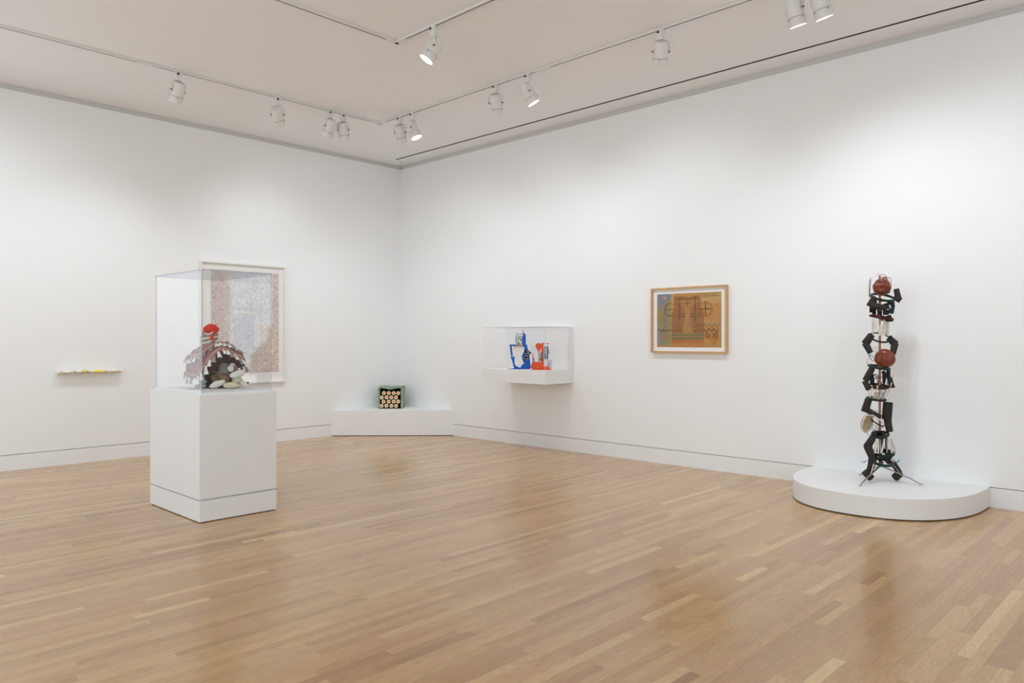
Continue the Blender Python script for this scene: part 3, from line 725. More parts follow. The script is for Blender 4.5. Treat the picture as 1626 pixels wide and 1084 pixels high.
# ================================================================== STACKED FIGURE SCULPTURE ON THE CURVED PLATFORM
M['leather_brown'] = mat('brown_leather', srgb(118, 50, 24), 0.32, bump=0.9, bscale=24, var=0.35, vscale=14)
M['leather_mask'] = mat('brown_mask', srgb(122, 52, 26), 0.28, bump=0.3, bscale=30, var=0.25, vscale=18)
M['copper_pole'] = mat('copper_pole', srgb(172, 96, 54), 0.35, metal=0.1, var=0.2, vscale=30)
M['hose_green'] = mat('green_hose', srgb(18, 46, 32), 0.35)
M['limb_dark'] = mat('dark_cardboard', srgb(48, 43, 40), 0.6, bump=0.25, bscale=80, var=0.12, vscale=20)
M['black_part'] = mat('black_plastic', srgb(24, 24, 28), 0.45)
M['navy_part'] = mat('navy_plastic', srgb(30, 38, 58), 0.45)
M['cream_stick'] = mat('cream_stick', srgb(222, 214, 200), 0.5, var=0.10, vscale=40)
M['grey_wire'] = mat('grey_wire', srgb(150, 146, 142), 0.35, metal=0.6)
M['maroon'] = mat('maroon_strap', srgb(72, 26, 26), 0.6)
M['tripod_metal'] = mat('tripod_metal', srgb(150, 138, 126), 0.35, metal=0.75)
M['rubber'] = mat('rubber_tip', srgb(190, 160, 110), 0.6)
M['cyan'] = mat('blue_plume', srgb(60, 150, 196), 0.6)
M['woven'] = mat('woven_cane', srgb(196, 176, 144), 0.8, bump=0.8, bscale=70, var=0.3, vscale=60)
M['blue_thin'] = mat('pale_blue_stick', srgb(120, 160, 200), 0.5)
ks = 0.000681
ts = thing('totem_sculpture', 'tall figure sculpture of dark limbs and brown masks on a tripod, on the curved platform', 'sculpture', (7.474, -0.382, PLAT+0.0005), YAW)
def U(x, y, d=0.0): return Vector(((x-475)*ks, d, (2775-y)*ks))
rg = random.Random(21)
MB().tube([U(475, 62), U(475, 2125)], 0.0098, 14).build('pole', 'copper_pole', ts, True)
def limb(pts, wid, name='limb_segment', ratio=0.75, mt='limb_dark', taper=(1, 1)):
    a, b = pts; a = Vector(a); b = Vector(b); d = (b-a); L = d.length; w_ = wid*ks/2
    side = Vector((-d.z, 0, d.x)).normalized() if abs(d.y) < L*0.95 else Vector((1, 0, 0)); dep = d.normalized().cross(side)
    m = MB(); vs = []; n = 12
    for (t, k) in ((0.0, taper[0]*0.94), (0.02, taper[0]), (0.98, taper[1]), (1.0, taper[1]*0.94)):
        for i in range(n):
            an = 2*PI*(i+0.5)/n; e = 0.62
            cx_ = math.copysign(abs(math.cos(an))**e, math.cos(an)); sy_ = math.copysign(abs(math.sin(an))**e, math.sin(an))
            vs.append(a+d*t+side*(cx_*w_*k)+dep*(sy_*w_*ratio*k))
    F = [(j*n+i, j*n+(i+1) % n, (j+1)*n+(i+1) % n, (j+1)*n+i) for j in range(3) for i in range(n)]+[tuple(range(n))[::-1], tuple(3*n+i for i in range(n))]
    m.add(vs, F); return m.build(name, mt, ts, 50)
def hoop(cx_, cy_, rx_, ry_, rad_, mt='hose_green', roll=0.0, name='hoop', parent=None, a0=0, a1=360, n=36):
    rad = rad_*1.3 if rad_ > 0.004 else rad_; c = U(cx_, cy_); R_m = rx_*ks; st = min(1, ry_/rx_); ct = math.sqrt(1-st*st)
    pts = []
    closed = (a1-a0) == 360
    for i in range(n+(0 if closed else 1)):
        a = math.radians(a0+(a1-a0)*i/n)
        x_, d_ = R_m*math.cos(a), R_m*math.sin(a)
        z_ = d_*st; y_ = d_*ct
        pts.append(c+Vector((x_*math.cos(roll)-z_*math.sin(roll), y_, x_*math.sin(roll)+z_*math.cos(roll))))
    m = MB(); m.tube(pts, rad, 8, True, 1.0, closed); return m.build(name, mt, parent or ts, True)
def wire(pts, rad=0.0018, mt='grey_wire', name='wire', parent=None, n=6):
    # Catmull-Rom through the points
    P = [Vector(p) for p in pts]; out = []
    Q = [P[0]]+P+[P[-1]]
    for i in range(1, len(Q)-2):
        for k in range(n):
            t = k/n; a, b, c, d = Q[i-1], Q[i], Q[i+1], Q[i+2]
            out.append(0.5*((2*b)+(c-a)*t+(2*a-5*b+4*c-d)*t*t+(3*b-a-3*c+d)*t**3))
    out.append(P[-1])
    m = MB(); m.tube(out, rad, 6); return m.build(name, mt, parent or ts, True)
def gauss(u, c, s_): return math.exp(-((u-Vector(c)).length**2)/(2*s_*s_))
# --- top figure
def lump(u):
    return 1+0.12*noise.noise(u*3.1)+0.085*math.sin(u.z*9+u.x*1.2+0.5)*max(0, -u.y)-0.10*gauss(u, (-0.42, -0.85, 0.32), 0.16)-0.10*gauss(u, (0.45, -0.8, 0.45), 0.14)-0.09*gauss(u, (-0.1, -0.98, -0.05), 0.28)
m = MB(); m.ball(U(478, 218, -0.035), (0.0745, 0.060, 0.0745), 26, 20, lump, Matrix.Rotation(math.radians(-26), 3, 'Z')); m.build('mask', 'leather_brown', ts, True)
wire([U(372, 330, 0.05), U(362, 120, 0.03), U(420, 70, 0.01), U(475, 45, 0), U(560, 75, 0.0), U(610, 200, 0.03), U(640, 290, 0.04)], 0.0028)
wire([U(560, 85, 0), U(620, 90, 0.01), U(640, 150, 0.02), U(615, 175, 0.03), U(585, 140, 0.02), U(600, 95, 0.01)], 0.0025)
wire([U(640, 150, 0.02), U(655, 230, 0.04), U(630, 300, 0.06)], 0.0016)
wire([U(368, 110, 0.02), U(362, 220, 0.02), U(370, 335, 0.05)], 0.0030, 'black_part')
m = MB(); m.tube([U(570, 85, 0.02), U(590, 170, 0.03), U(600, 290, 0.045)], [0.006, 0.014, 0.010], 8, True, 0.25); m.build('grey_strap', 'grey_wire', ts, True)
limb((U(505, 92, 0), U(562, 86, 0)), 22, 'wood_peg', 1, 'copper_pole')
hoop(510, 350, 145, 52, 0.0085, roll=-0.06)
limb((U(372, 345, -0.045), U(308, 470, -0.055)), 88, taper=(0.75, 1.1))
limb((U(308, 452, -0.06), U(492, 500, -0.10)), 84, taper=(1.0, 0.85))
limb((U(684, 238, -0.01), U(712, 392, -0.02)), 74, taper=(0.9, 1.05))
limb((U(728, 392, -0.03), U(652, 345, -0.01)), 76, taper=(1.0, 0.85))
# black corset of plates hanging between the hoop and the belt
cor = [(385, 400, 42, 58, -0.02), (400, 470, 56, 60, 0.02), (385, 545, 60, 66, -0.02), (440, 560, 58, 56, -0.05), (505, 385, 40, 50, 0.03), (530, 470, 66, 80, -0.045), (520, 550, 74, 70, -0.05),
       (575, 420, 46, 60, -0.03), (628, 440, 52, 90, -0.02), (600, 530, 60, 70, -0.03), (640, 520, 34, 90, -0.01), (560, 610, 60, 44, -0.05), (430, 390, 40, 40, 0.06), (470, 610, 60, 36, -0.06), (400, 430, 50, 60, 0.04), (455, 400, 40, 46, 0.05), (360, 520, 40, 60, 0.0), (590, 470, 40, 60, 0.03), (500, 520, 60, 50, 0.04), (430, 520, 60, 60, 0.05)]
for i, (x_, y_, a_, b_, d_) in enumerate(cor):
    m = MB(); T = Matrix.Translation(U(x_, y_, d_)) @ Matrix.Rotation(rg.uniform(-0.25, 0.25), 4, 'Y') @ Matrix.Rotation(rg.uniform(-0.5, 0.5), 4, 'Z')
    m.box((-a_*ks/2, -0.006, -b_*ks/2), (a_*ks/2, 0.006, b_*ks/2), T, 0.003); m.build('corset_plate', 'navy_part' if i in (8, 9, 10, 1) else 'black_part', ts)
hoop(495, 612, 135, 22, 0.0075, 'maroon', roll=-0.12, name='belt')
hoop(560, 640, 75, 18, 0.0085, 'hose_green', roll=-0.03, name='belt')
def sticks(x0, x1, ytop, xb0, xb1, ybot, n, mt='cream_stick', name='stick', wmin=0.003, wmax=0.006):
    for i in range(n):
        t = (i+0.5)/n+rg.uniform(-0.02, 0.02); ph = PI*t; d_ = -math.sin(ph)*0.055 if i % 3 else math.sin(ph)*0.05
        a = U(x0+(x1-x0)*t, ytop+rg.uniform(-14, 14), d_*1.0); b = U(xb0+(xb1-xb0)*(t+rg.uniform(-0.05, 0.05)), ybot+rg.uniform(-22, 16), d_*0.8)
        r_ = rg.uniform(wmin, wmax); mid = (a+b)/2+Vector((rg.uniform(-0.004, 0.004), 0, 0))
        m = MB(); m.tube([a, mid, b], [r_*0.7, r_*1.1, r_*0.9], 7, True, 0.6); m.build(name, mt, ts, True)
sticks(370, 605, 640, 365, 565, 835, 15)
for x_, w_ in ((436, 26), (468, 30), (500, 28), (545, 22)):
    limb((U(x_+8, 725, -0.055), U(x_, 860, -0.05)), w_, 'stick', 0.2, 'cream_stick')
hoop(478, 880, 122, 62, 0.0065, roll=0.0)
limb((U(352, 845, -0.02), U(264, 962, -0.03)), 98, taper=(0.85, 1.05)); limb((U(262, 950, -0.03), U(318, 1085, -0.05)), 84, taper=(1.05, 0.8))
limb((U(576, 885, -0.02), U(662, 968, -0.03)), 92, taper=(0.85, 1.0)); limb((U(652, 955, -0.03), U(610, 1100, -0.05)), 84, taper=(1.1, 0.8))
limb((U(560, 900, -0.04), U(600, 860, -0.04)), 34, 'corset_plate', 0.6, 'black_part')
# --- middle figure
def face(u):
    f_ = max(0, -u.y)
    v = 1+0.05*noise.noise(u*2.5)
    v += 0.42*gauss(u, (-0.08, -0.98, -0.12), 0.15)+0.08*gauss(u, (-0.06, -0.97, 0.12), 0.12)          # nose and bridge
    v -= 0.28*gauss(u, (-0.42, -0.88, 0.14), 0.18)+0.28*gauss(u, (0.28, -0.92, 0.18), 0.15)            # eye sockets
    v += 0.10*gauss(u, (-0.42, -0.90, 0.08), 0.08)+0.10*gauss(u, (0.28, -0.94, 0.12), 0.08)            # closed lids
    v += 0.15*gauss(u, (-0.10, -0.90, -0.45), 0.12)-0.13*gauss(u, (-0.10, -0.86, -0.53), 0.06)         # lips
    v += 0.05*gauss(u, (-0.08, -0.72, -0.72), 0.15)+0.04*gauss(u, (0, -0.75, 0.62), 0.3)
    return v
m = MB(); m.ball(U(506, 1155, -0.05), (0.086, 0.062, 0.083), 40, 34, face, Matrix.Rotation(math.radians(-26), 3, 'Z') @ Matrix.Rotation(0.12, 3, 'Y')); m.build('mask', 'leather_mask', ts, True)
for k_ in range(3):
    hoop(452-k_*14, 1100+k_*10, 118-k_*12, 92-k_*22, 0.0018, 'grey_wire', 0.1*k_, 'wire', None, 20, 200, 24)
wire([U(340, 1090, -0.01), U(325, 1140, -0.03), U(345, 1180, -0.04), U(385, 1185, -0.03), U(365, 1110, -0.01), U(345, 1130, 0), U(372, 1170, 0.01)], 0.0028)
wire([U(318, 1150, 0), U(322, 1210, 0.02), U(345, 1265, 0.03)], 0.0018); wire([U(640, 1110, -0.01), U(632, 1180, 0), U(598, 1285, 0.01)], 0.0020)
wire([U(565, 1255, -0.03), U(600, 1240, -0.02), U(610, 1215, 0)], 0.004, 'cream_stick')
hoop(465, 1272, 128, 20, 0.0080, roll=-0.12)
limb((U(360, 1285, -0.02), U(266, 1448, -0.03)), 86, taper=(0.9, 0.95)); limb((U(256, 1452, -0.03), U(292, 1572, -0.05)), 66, taper=(1.1, 0.85))
limb((U(588, 1300, 0.0), U(588, 1410, 0.0)), 48, mt='black_part'); limb((U(592, 1405, -0.01), U(620, 1545, -0.03)), 68, taper=(0.9, 0.95))
m = MB(); m.tube([U(382, 1368, 0.01), U(362, 1420, -0.02), U(360, 1470, -0.02), U(385, 1510, -0.01)], [0.010, 0.018, 0.020, 0.012], 9, True, 0.8); m.build('black_rib', 'black_part', ts, True)
m = MB(); m.tube([U(525, 1325, 0.01), U(540, 1370, 0), U(535, 1430, 0), U(515, 1490, -0.02)], [0.016, 0.020, 0.016, 0.010], 9, True, 0.8); m.build('black_rib', 'black_part', ts, True)
for pts in (((400, 1370), (430, 1420), (440, 1500)), ((430, 1370), (410, 1440), (460, 1500)), ((400, 1372), (460, 1372), (470, 1420)), ((500, 1380), (515, 1450), (490, 1510)), ((380, 1440), (440, 1410), (500, 1400)), ((560, 1380), (545, 1460), (570, 1500))):
    wire([U(x_, y_, rg.uniform(-0.05, 0.04)) for x_, y_ in pts], 0.0034, 'black_part', 'black_rib')
hoop(450, 1525, 120, 22, 0.0085, 'maroon', name='belt')
for (x_, y_, c_) in ((400, 1545, 'rubber'), (360, 1520, 'maroon'), (470, 1540, 'black_part'), (540, 1520, 'maroon'), (430, 1520, 'hose_green'), (500, 1520, 'black_part')):
    m = MB(); m.ball(U(x_, y_, -0.07), (0.018, 0.012, 0.016), 10, 7, lambda u: 1+0.2*noise.noise(u*2)); m.build('belt_lump', c_, ts, True)
sticks(320, 600, 1560, 330, 530, 1690, 14, wmin=0.0025, wmax=0.0048)
for a_, b_, c_ in (((430, 1490), (465, 1680), 'cream_stick'), ((530, 1500), (470, 1690), 'blue_thin'), ((590, 1470), (535, 1660), 'cream_stick'), ((580, 1610), (548, 1720), 'cream_stick'), ((330, 1530), (385, 1680), 'cream_stick')):
    limb((U(*a_, -0.06), U(*b_, -0.05)), 13, 'stick', 1, c_)
for x_ in (415, 500): limb((U(x_, 1600, -0.02), U(x_-5, 1695, -0.02)), 40, 'stick', 0.6, 'woven')
hoop(430, 1690, 112, 14, 0.0080, roll=-0.05)
limb((U(322, 1690, -0.01), U(262, 1860, -0.02)), 96, taper=(0.9, 1.0)); limb((U(302, 1850, -0.03), U(440, 1925, -0.07)), 78, taper=(1.1, 0.75))
limb((U(577, 1732, -0.01), U(552, 1962, -0.02)), 118, taper=(0.98, 1.0)); limb((U(560, 1950, -0.02), U(592, 2122, -0.02)), 92, taper=(1.0, 0.88))
# --- lowest figure: half-shell basket head, horn and wires
def shell_head():
    c = U(292, 2008, -0.03); n = 20; rings = 7; vs = []
    Rm = Matrix.Rotation(math.radians(18), 3, 'Y') @ Matrix.Rotation(math.radians(32), 3, 'Z')
    for s_ in (1.0, 0.90):
        for j in range(rings+1):
            ph = PI/2*j/rings
            for k_ in range(n):
                a = 2*PI*k_/n; rr_ = math.cos(ph)
                p = Vector((0.080*rr_*math.cos(a)*s_, 0.036*math.sin(ph)*s_, 0.090*rr_*math.sin(a)*s_))
                vs.append(c+Rm @ p)
    W = n*(rings+1); F = []
    for s_ in (0, 1):
        for j in range(rings):
            for k_ in range(n):
                q = (s_*W+j*n+k_, s_*W+j*n+(k_+1) % n, s_*W+(j+1)*n+(k_+1) % n, s_*W+(j+1)*n+k_)
                F.append(q if s_ == 0 else q[::-1])
    m = MB(); m.m = 0; m.add(vs, F[:rings*n]); m2 = MB(); m2.add(vs, F[rings*n:])
    sh = m.build('basket_head', 'leather_mask', ts, True); m2.build('woven_lining', 'woven', sh, True)
    rim = [c+Rm @ Vector((0.076*math.cos(2*PI*k_/24), 0, 0.086*math.sin(2*PI*k_/24))) for k_ in range(24)]
    m = MB(); m.tube(rim, 0.0055, 8, True, 1, True); m.build('rim', 'cream_stick', sh, True)
shell_head()
m = MB(); m.tube([U(285, 1905, -0.04), U(340, 1898, -0.06), U(420, 1950, -0.07), U(480, 2000, -0.06), U(500, 2040, -0.04)], [0.006, 0.009, 0.010, 0.010, 0.007], 8, True, 0.7); m.build('horn', 'cream_stick', ts, True)
wire([U(325, 1950, -0.04), U(400, 2010, -0.05), U(470, 2045, -0.04), U(540, 2040, -0.01)], 0.0065, 'black_part', 'black_rib')
wire([U(310, 1880, -0.05), U(360, 1840, -0.06), U(430, 1850, -0.05), U(470, 1900, -0.02)], 0.0016); wire([U(400, 1850, -0.05), U(450, 1855, -0.03), U(475, 1890, 0.0)], 0.0014)
for pts in (((330, 2060), (400, 2105), (465, 2085)), ((370, 1960), (360, 2030), (400, 2090)), ((420, 1960), (440, 2050), (400, 2110)), ((340, 2080), (325, 2150), (330, 2190)), ((380, 2020), (450, 2090), (520, 2050))):
    wire([U(x_, y_, rg.uniform(-0.04, 0.02)) for x_, y_ in pts], 0.0018, 'black_part', 'wire')
m = MB(); m.box((-0.021, -0.02, -0.014), (0.021, 0.02, 0.014), Matrix.Translation(U(475, 2130)), 0.003); m.build('pole_socket', 'black_part', ts)
m = MB(); m.tube([U(462, 2185, 0.01), U(462, 2150, 0)], [0.066, 0.062], 20, True, 0.9); m.build('top_disc', 'black_part', ts, True)
hoop(480, 2165, 98, 22, 0.0090, roll=0.22)
limb((U(372, 2185, -0.03), U(270, 2320, -0.05)), 100, taper=(0.8, 1.0)); limb((U(278, 2300, -0.05), U(345, 2490, -0.06)), 104, taper=(1.0, 0.75))
for x0_, x1_, w_, c_ in ((415, 408, 20, 'cream_stick'), (495, 450, 22, 'cream_stick'), (550, 590, 22, 'cream_stick'), (440, 440, 16, 'grey_wire'), (590, 640, 8, 'grey_wire'), (575, 600, 9, 'grey_wire'), (525, 525, 14, 'grey_wire'), (395, 365, 30, 'cream_stick')):
    a, b = U(x0_, 2205, -0.05), U(x1_, 2395, -0.06); m = MB(); m.tube([a, (a+b)/2+Vector((0.006, 0, 0)), b], [w_*ks/2*0.8, w_*ks/2*1.1, w_*ks/2], 7); m.build('stick', c_, ts, True)
for x_ in (445, 480, 515, 560): limb((U(x_, 2200, 0.0), U(x_+6, 2390, 0.0)), 30, 'black_rib', 0.8, 'black_part')
hoop(525, 2405, 120, 26, 0.0095, roll=0.05); hoop(505, 2530, 125, 26, 0.0095, roll=-0.06); hoop(480, 2430, 115, 30, 0.0080, 'black_part', 0.08)
m = MB(); m.tube([U(478, 2395, 0), U(478, 2540, 0)], 0.012, 10); m.build('hub_post', 'tripod_metal', ts, True)
for i in range(46):
    a = rg.uniform(0, 2*PI); y_ = rg.uniform(2400, 2530); rad = 120
    c_ = ('black_part', 'black_part', 'navy_part', 'hose_green', 'maroon', 'black_part', 'cream_stick')[i % 7]
    m = MB(); T = Matrix.Translation(U(495+rad*math.cos(a)*0.92, y_, rad*ks*math.sin(a)*0.85)) @ Matrix.Rotation(rg.uniform(-1, 1), 4, 'Y') @ Matrix.Rotation(rg.uniform(-1, 1), 4, 'X')
    s_ = rg.uniform(0.008, 0.017) if c_ != 'cream_stick' else 0.006
    m.box((-s_*1.5, -s_*0.5, -s_*0.6), (s_*1.5, s_*0.5, s_*0.6), T, 0.002); m.build('hip_piece', c_, ts)
m = MB(); m.tube([U(300, 2505, 0), U(270, 2530, 0), U(245, 2520, 0), U(240, 2545, 0)], [0.004, 0.009, 0.006, 0.003], 7, True, 0.5); m.build('blue_plume', 'cyan', ts, True)
m = MB(); m.tube([U(640, 2480, 0), U(670, 2520, 0), U(705, 2530, 0), U(735, 2500, 0), U(725, 2490, 0)], [0.004, 0.011, 0.011, 0.007, 0.004], 7, True, 0.5); m.build('blue_plume', 'cyan', ts, True)
# legs and feet of the lowest figure
limb((U(350, 2450, -0.05), U(335, 2530, -0.05)), 100); limb((U(345, 2500, -0.05), U(290, 2650, -0.06)), 92, taper=(1.0, 0.85))
limb((U(228, 2632, -0.07), U(312, 2722, -0.07)), 92, 'foot', 0.9); 
limb((U(640, 2540, -0.02), U(712, 2660, -0.03)), 72); limb((U(722, 2658, -0.03), U(636, 2724, -0.05)), 98, 'foot', 0.8)
# tripod
hubp = Vector((0.002, -0.01, U(0, 2570).z))
def tleg(a, b, name='tripod_leg', w_=0.009):
    a = Vector(a); b = Vector(b); k_ = a+(b-a)*0.75+Vector((0, 0, 0.008)); m = MB(); m.tube([a, k_, b], [w_, w_, w_*0.8], 8, True, 0.55); o = m.build(name, 'tripod_metal', ts, True)
    d = (b-a).normalized(); m = MB(); m.tube([b-d*0.004, b+Vector((d.x*0.02, d.y*0.02, 0.0))], [0.009, 0.006], 8, True, 0.6); m.build('rubber_tip', 'rubber', o, True)
for f_ in ((-0.287, -0.240), (0.262, -0.200), (-0.050, 0.265)):
    tleg(hubp, (f_[0], f_[1], 0.0075))
    ph = Vector((f_[0], f_[1], 0)); st = Vector((ph.x*0.30, ph.y*0.30, U(0, 2525).z)); en = hubp.lerp(Vector((f_[0], f_[1], 0.006)), 0.52)
    m = MB(); m.tube([st, en], 0.006, 7, True, 0.6); m.build('tripod_strut', 'tripod_metal', ts, True)
m = MB(); m.tube([hubp+Vector((0, 0, 0.04)), hubp-Vector((0, 0, 0.012))], [0.014, 0.018], 12); m.build('tripod_hub', 'tripod_metal', ts, True)

# ================================================================== TWO SMALL SCULPTURES ON THE WALL SHELF
M['blue_paint'] = mat('blue_paint', srgb(0, 88, 188), 0.5, bump=0.1, bscale=60, var=0.10, vscale=20)
M['paper_white'] = mat('crumpled_paper', srgb(236, 234, 230), 0.9, bump=0.9, bscale=30)
M['clip_brown'] = mat('brown_clip', srgb(150, 130, 112), 0.5, var=0.15, vscale=60)
M['green_wire'] = mat('green_wire', srgb(48, 128, 84), 0.5)
M['peg_pink'] = mat('peg_wood', srgb(212, 186, 170), 0.6)
M['checker'] = mat('black_card', srgb(22, 22, 34), 0.6)
M['dotwhite'] = mat('white_dot', srgb(225, 222, 220), 0.6)
M['orange_paint'] = mat('orange_paint', srgb(222, 80, 36), 0.5, bump=0.2, bscale=60, var=0.12, vscale=30)
M['leaf_green'] = mat('leaf_green', srgb(56, 132, 104), 0.5)
M['tube_blue'] = mat('blue_tube', srgb(70, 104, 142), 0.4)
M['grey_fig'] = mat('grey_plastic', srgb(168, 164, 168), 0.5)
M['tumbler'] = acrylic('tumbler_clear', (0.90, 0.91, 0.95, 1), 1.49)
kb = 0.0784*9.85/1185
bs = thing('figure_sculpture', 'blue painted cut-out figure with white paper body, on the wall shelf', 'sculpture', (3.018, -0.372, SZ1+0.0005), YAW-math.radians(8))
def B(x, y): return ((x-405)*kb, (905-y)*kb)
def cut(name, pts, y0, y1, mt, parent=None):
    m = MB(); m.prism([B(*p) for p in pts], y0, y1); return m.build(name, mt, parent or bs)
cut('blue_body', [(445, 408), (550, 410), (560, 450), (575, 540), (592, 640), (612, 740), (628, 850), (618, 885), (605, 905), (270, 905), (275, 885), (330, 880), (430, 872), (430, 812), (455, 800), (495, 790), (470, 735), (452, 690), (450, 640), (468, 595), (490, 555), (500, 470)], -0.010, 0.012, 'blue_paint')
cut('blue_tab', [(455, 165), (478, 170), (500, 182), (518, 205), (526, 240), (526, 412), (445, 412), (455, 380)], -0.004, 0.010, 'blue_paint')
cut('blue_arm', [(198, 410), (340, 410), (335, 438), (242, 442), (252, 540), (264, 655), (234, 662), (218, 560)], -0.012, 0.004, 'blue_paint')
cut('blue_scroll', [(218, 665), (262, 662), (306, 650), (298, 720), (300, 780), (318, 825), (345, 852), (395, 868), (395, 884), (300, 884), (275, 835), (262, 770), (245, 710)], -0.022, -0.0125, 'blue_paint')
cut('paper_body', [(245, 450), (360, 462), (495, 466), (486, 530), (462, 600), (448, 650), (456, 720), (478, 760), (496, 790), (462, 806), (435, 845), (420, 862), (345, 855), (318, 815), (303, 740), (300, 652), (262, 600), (255, 520)], 0.004, 0.0075, 'paper_white').location = (0, -0.0185, 0)
cut('brown_clip', [(270, 466), (300, 440), (335, 425), (355, 400), (372, 368), (385, 352), (398, 368), (412, 372), (432, 405), (440, 425), (480, 445), (507, 466), (470, 460), (400, 452), (320, 456)], -0.028, -0.016, 'clip_brown')
for pts in (((330, 240), (322, 300), (332, 360), (328, 400)), ((330, 235), (370, 230), (395, 250), (380, 300), (365, 330)), ((350, 240), (345, 290), (332, 330)), ((380, 250), (412, 300), (420, 340), (390, 320), (372, 290), (395, 250)), ((410, 240), (440, 260), (446, 320), (444, 390)), ((440, 240), (415, 262), (430, 310), (446, 350)), ((335, 350), (365, 330), (352, 395))):
    wire([Vector((B(x_, y_)[0], -0.008, B(x_, y_)[1])) for x_, y_ in pts], 0.0040, 'green_wire', 'green_wire', bs)
wire([Vector((B(320, 190)[0], -0.008, B(320, 190)[1])), Vector((B(390, 199)[0], -0.008, B(390, 199)[1])), Vector((B(465, 205)[0], -0.004, B(465, 205)[1]))], 0.0042, 'blue_paint', 'blue_rod', bs)
for dx in (-5, 6): cut('clothes_peg', [(466+dx, 108), (476+dx, 108), (474+dx, 245), (466+dx, 245)], -0.016, -0.006, 'peg_pink')
ck = cut('checked_card', [(512, 535), (580, 524), (615, 548), (650, 575), (612, 610), (602, 640), (602, 695), (560, 712), (528, 725), (484, 752), (492, 700), (515, 655), (508, 590)], -0.018, -0.0105, 'checker')
for x_, y_ in ((570, 548), (532, 598), (568, 585), (598, 598), (536, 638), (570, 640), (500, 690), (570, 690), (538, 715), (600, 560)):
    m = MB(); m.prism([(B(x_, y_)[0]+0.0065*math.cos(a*PI/4), B(x_, y_)[1]+0.0065*math.sin(a*PI/4)) for a in range(8)], -0.0195, -0.018); m.build('white_dot', 'dotwhite', ck)
MB().box((B(180, 0)[0], -0.016, 0.0), (B(262, 0)[0], -0.008, 0.007)).build('base_stick', 'maroon', bs)
MB().box((B(262, 0)[0], -0.055, 0.0), (B(608, 0)[0], 0.055, 0.008), None, 0.001).build('base', 'blue_paint', bs)

ko = 0.0784*9.66/1185
os_ = thing('figure_sculpture', 'orange painted assemblage of box, post and spoon shape, on the wall shelf', 'sculpture', (3.395, -0.375, SZ1+0.0005), YAW-math.radians(6))
def O(x, y, d=0.0): return Vector(((x-935)*ko, d, (925-y)*ko))
def ocut(name, pts, y0, y1, mt, parent=None):
    m = MB(); m.prism([(O(*p).x, O(*p).z) for p in pts], y0, y1); return m.build(name, mt, parent or os_)
MB().box((O(738, 0).x, -0.055, 0.0), (O(1138, 0).x, 0.055, 0.010), None, 0.001).build('base', 'orange_paint', os_)
ocut('front_panel', [(782, 762), (938, 765), (942, 890), (840, 905), (780, 890)], -0.050, -0.042, 'orange_paint')
ocut('back_panel', [(790, 800), (938, 800), (940, 908), (788, 908)], 0.020, 0.028, 'orange_paint')
ocut('side_wedge', [(768, 752), (790, 765), (790, 900), (748, 900), (730, 870), (745, 825)], -0.041, 0.020, 'orange_paint')
ocut('right_block', [(936, 795), (985, 790), (985, 845), (1070, 850), (1085, 785), (1100, 900), (1110, 912), (936, 912)], -0.044, 0.018, 'orange_paint')
ocut('tall_post', [(942, 385), (986, 385), (986, 800), (942, 800)], -0.012, 0.012, 'orange_paint')
m = MB(); pts = [(885+62*math.cos(a)*1.0, 450-62*math.sin(a)) for a in [math.radians(-25+i*230/16) for i in range(17)]]+[(870, 545), (895, 562), (920, 535)]
m.prism([(O(*p).x, O(*p).z) for p in pts], -0.012, 0.006); m.build('spoon_head', 'orange_paint', os_)
ocut('spoon_stem', [(884, 555), (905, 555), (905, 765), (884, 765)], -0.008, 0.004, 'orange_paint')
def orod(a, b, r_, mt, name, d=0.0): m = MB(); m.tube([O(a[0], a[1], d), O(b[0], b[1], d)], r_, 10); return m.build(name, mt, os_, True)
def oball(c, r_, mt, name, d=0.0): m = MB(); m.ball(O(c[0], c[1], d), r_, 12, 8); return m.build(name, mt, os_, True)
orod((770, 640), (772, 770), 0.0055, 'orange_paint', 'peg', -0.02); oball((772, 625), 0.0105, 'orange_paint', 'peg_ball', -0.02)
orod((790, 680), (794, 760), 0.0060, 'tube_blue', 'blue_rod', -0.01)
orod((984, 402), (1075, 402), 0.0040, 'orange_paint', 'top_rod'); oball((1076, 402), 0.0100, 'orange_paint', 'rod_ball')
m = MB(); m.ball(O(942, 655, -0.026), (0.014, 0.007, 0.062), 12, 10); m.build('green_leaf', 'leaf_green', os_, True)
m = MB(); m.ball(O(925, 715, -0.036), (0.008, 0.006, 0.022), 10, 8); m.build('red_tip', 'red_core', os_, True)
orod((1015, 455), (1015, 712), 0.0125, 'tube_blue', 'blue_tube', -0.006); orod((1060, 448), (1060, 712), 0.0115, 'tube_blue', 'blue_tube', 0.002)
m = MB(); m.tube([O(1040, 480, -0.02), O(1035, 560, -0.024), O(1045, 640, -0.02)], [0.008, 0.017, 0.010], 10, True, 0.5); m.build('grey_figure', 'grey_fig', os_, True)
orod((1078, 520), (1102, 605), 0.0060, 'clip_brown', 'brown_rod', 0.0)
for x_ in (1003, 1040, 1062): orod((x_, 712), (x_, 862), 0.0042, 'cream_stick', 'white_stick', -0.05)
m = MB(); T = Matrix.Translation(O(1108, 905, 0.0)); m.lathe([(0.0, 0.002), (0.024, 0.002), (0.034, 0.118), (0.0325, 0.118), (0.0225, 0.005), (0.0, 0.005)], 20, T); m.build('clear_tumbler', 'tumbler', os_, True)

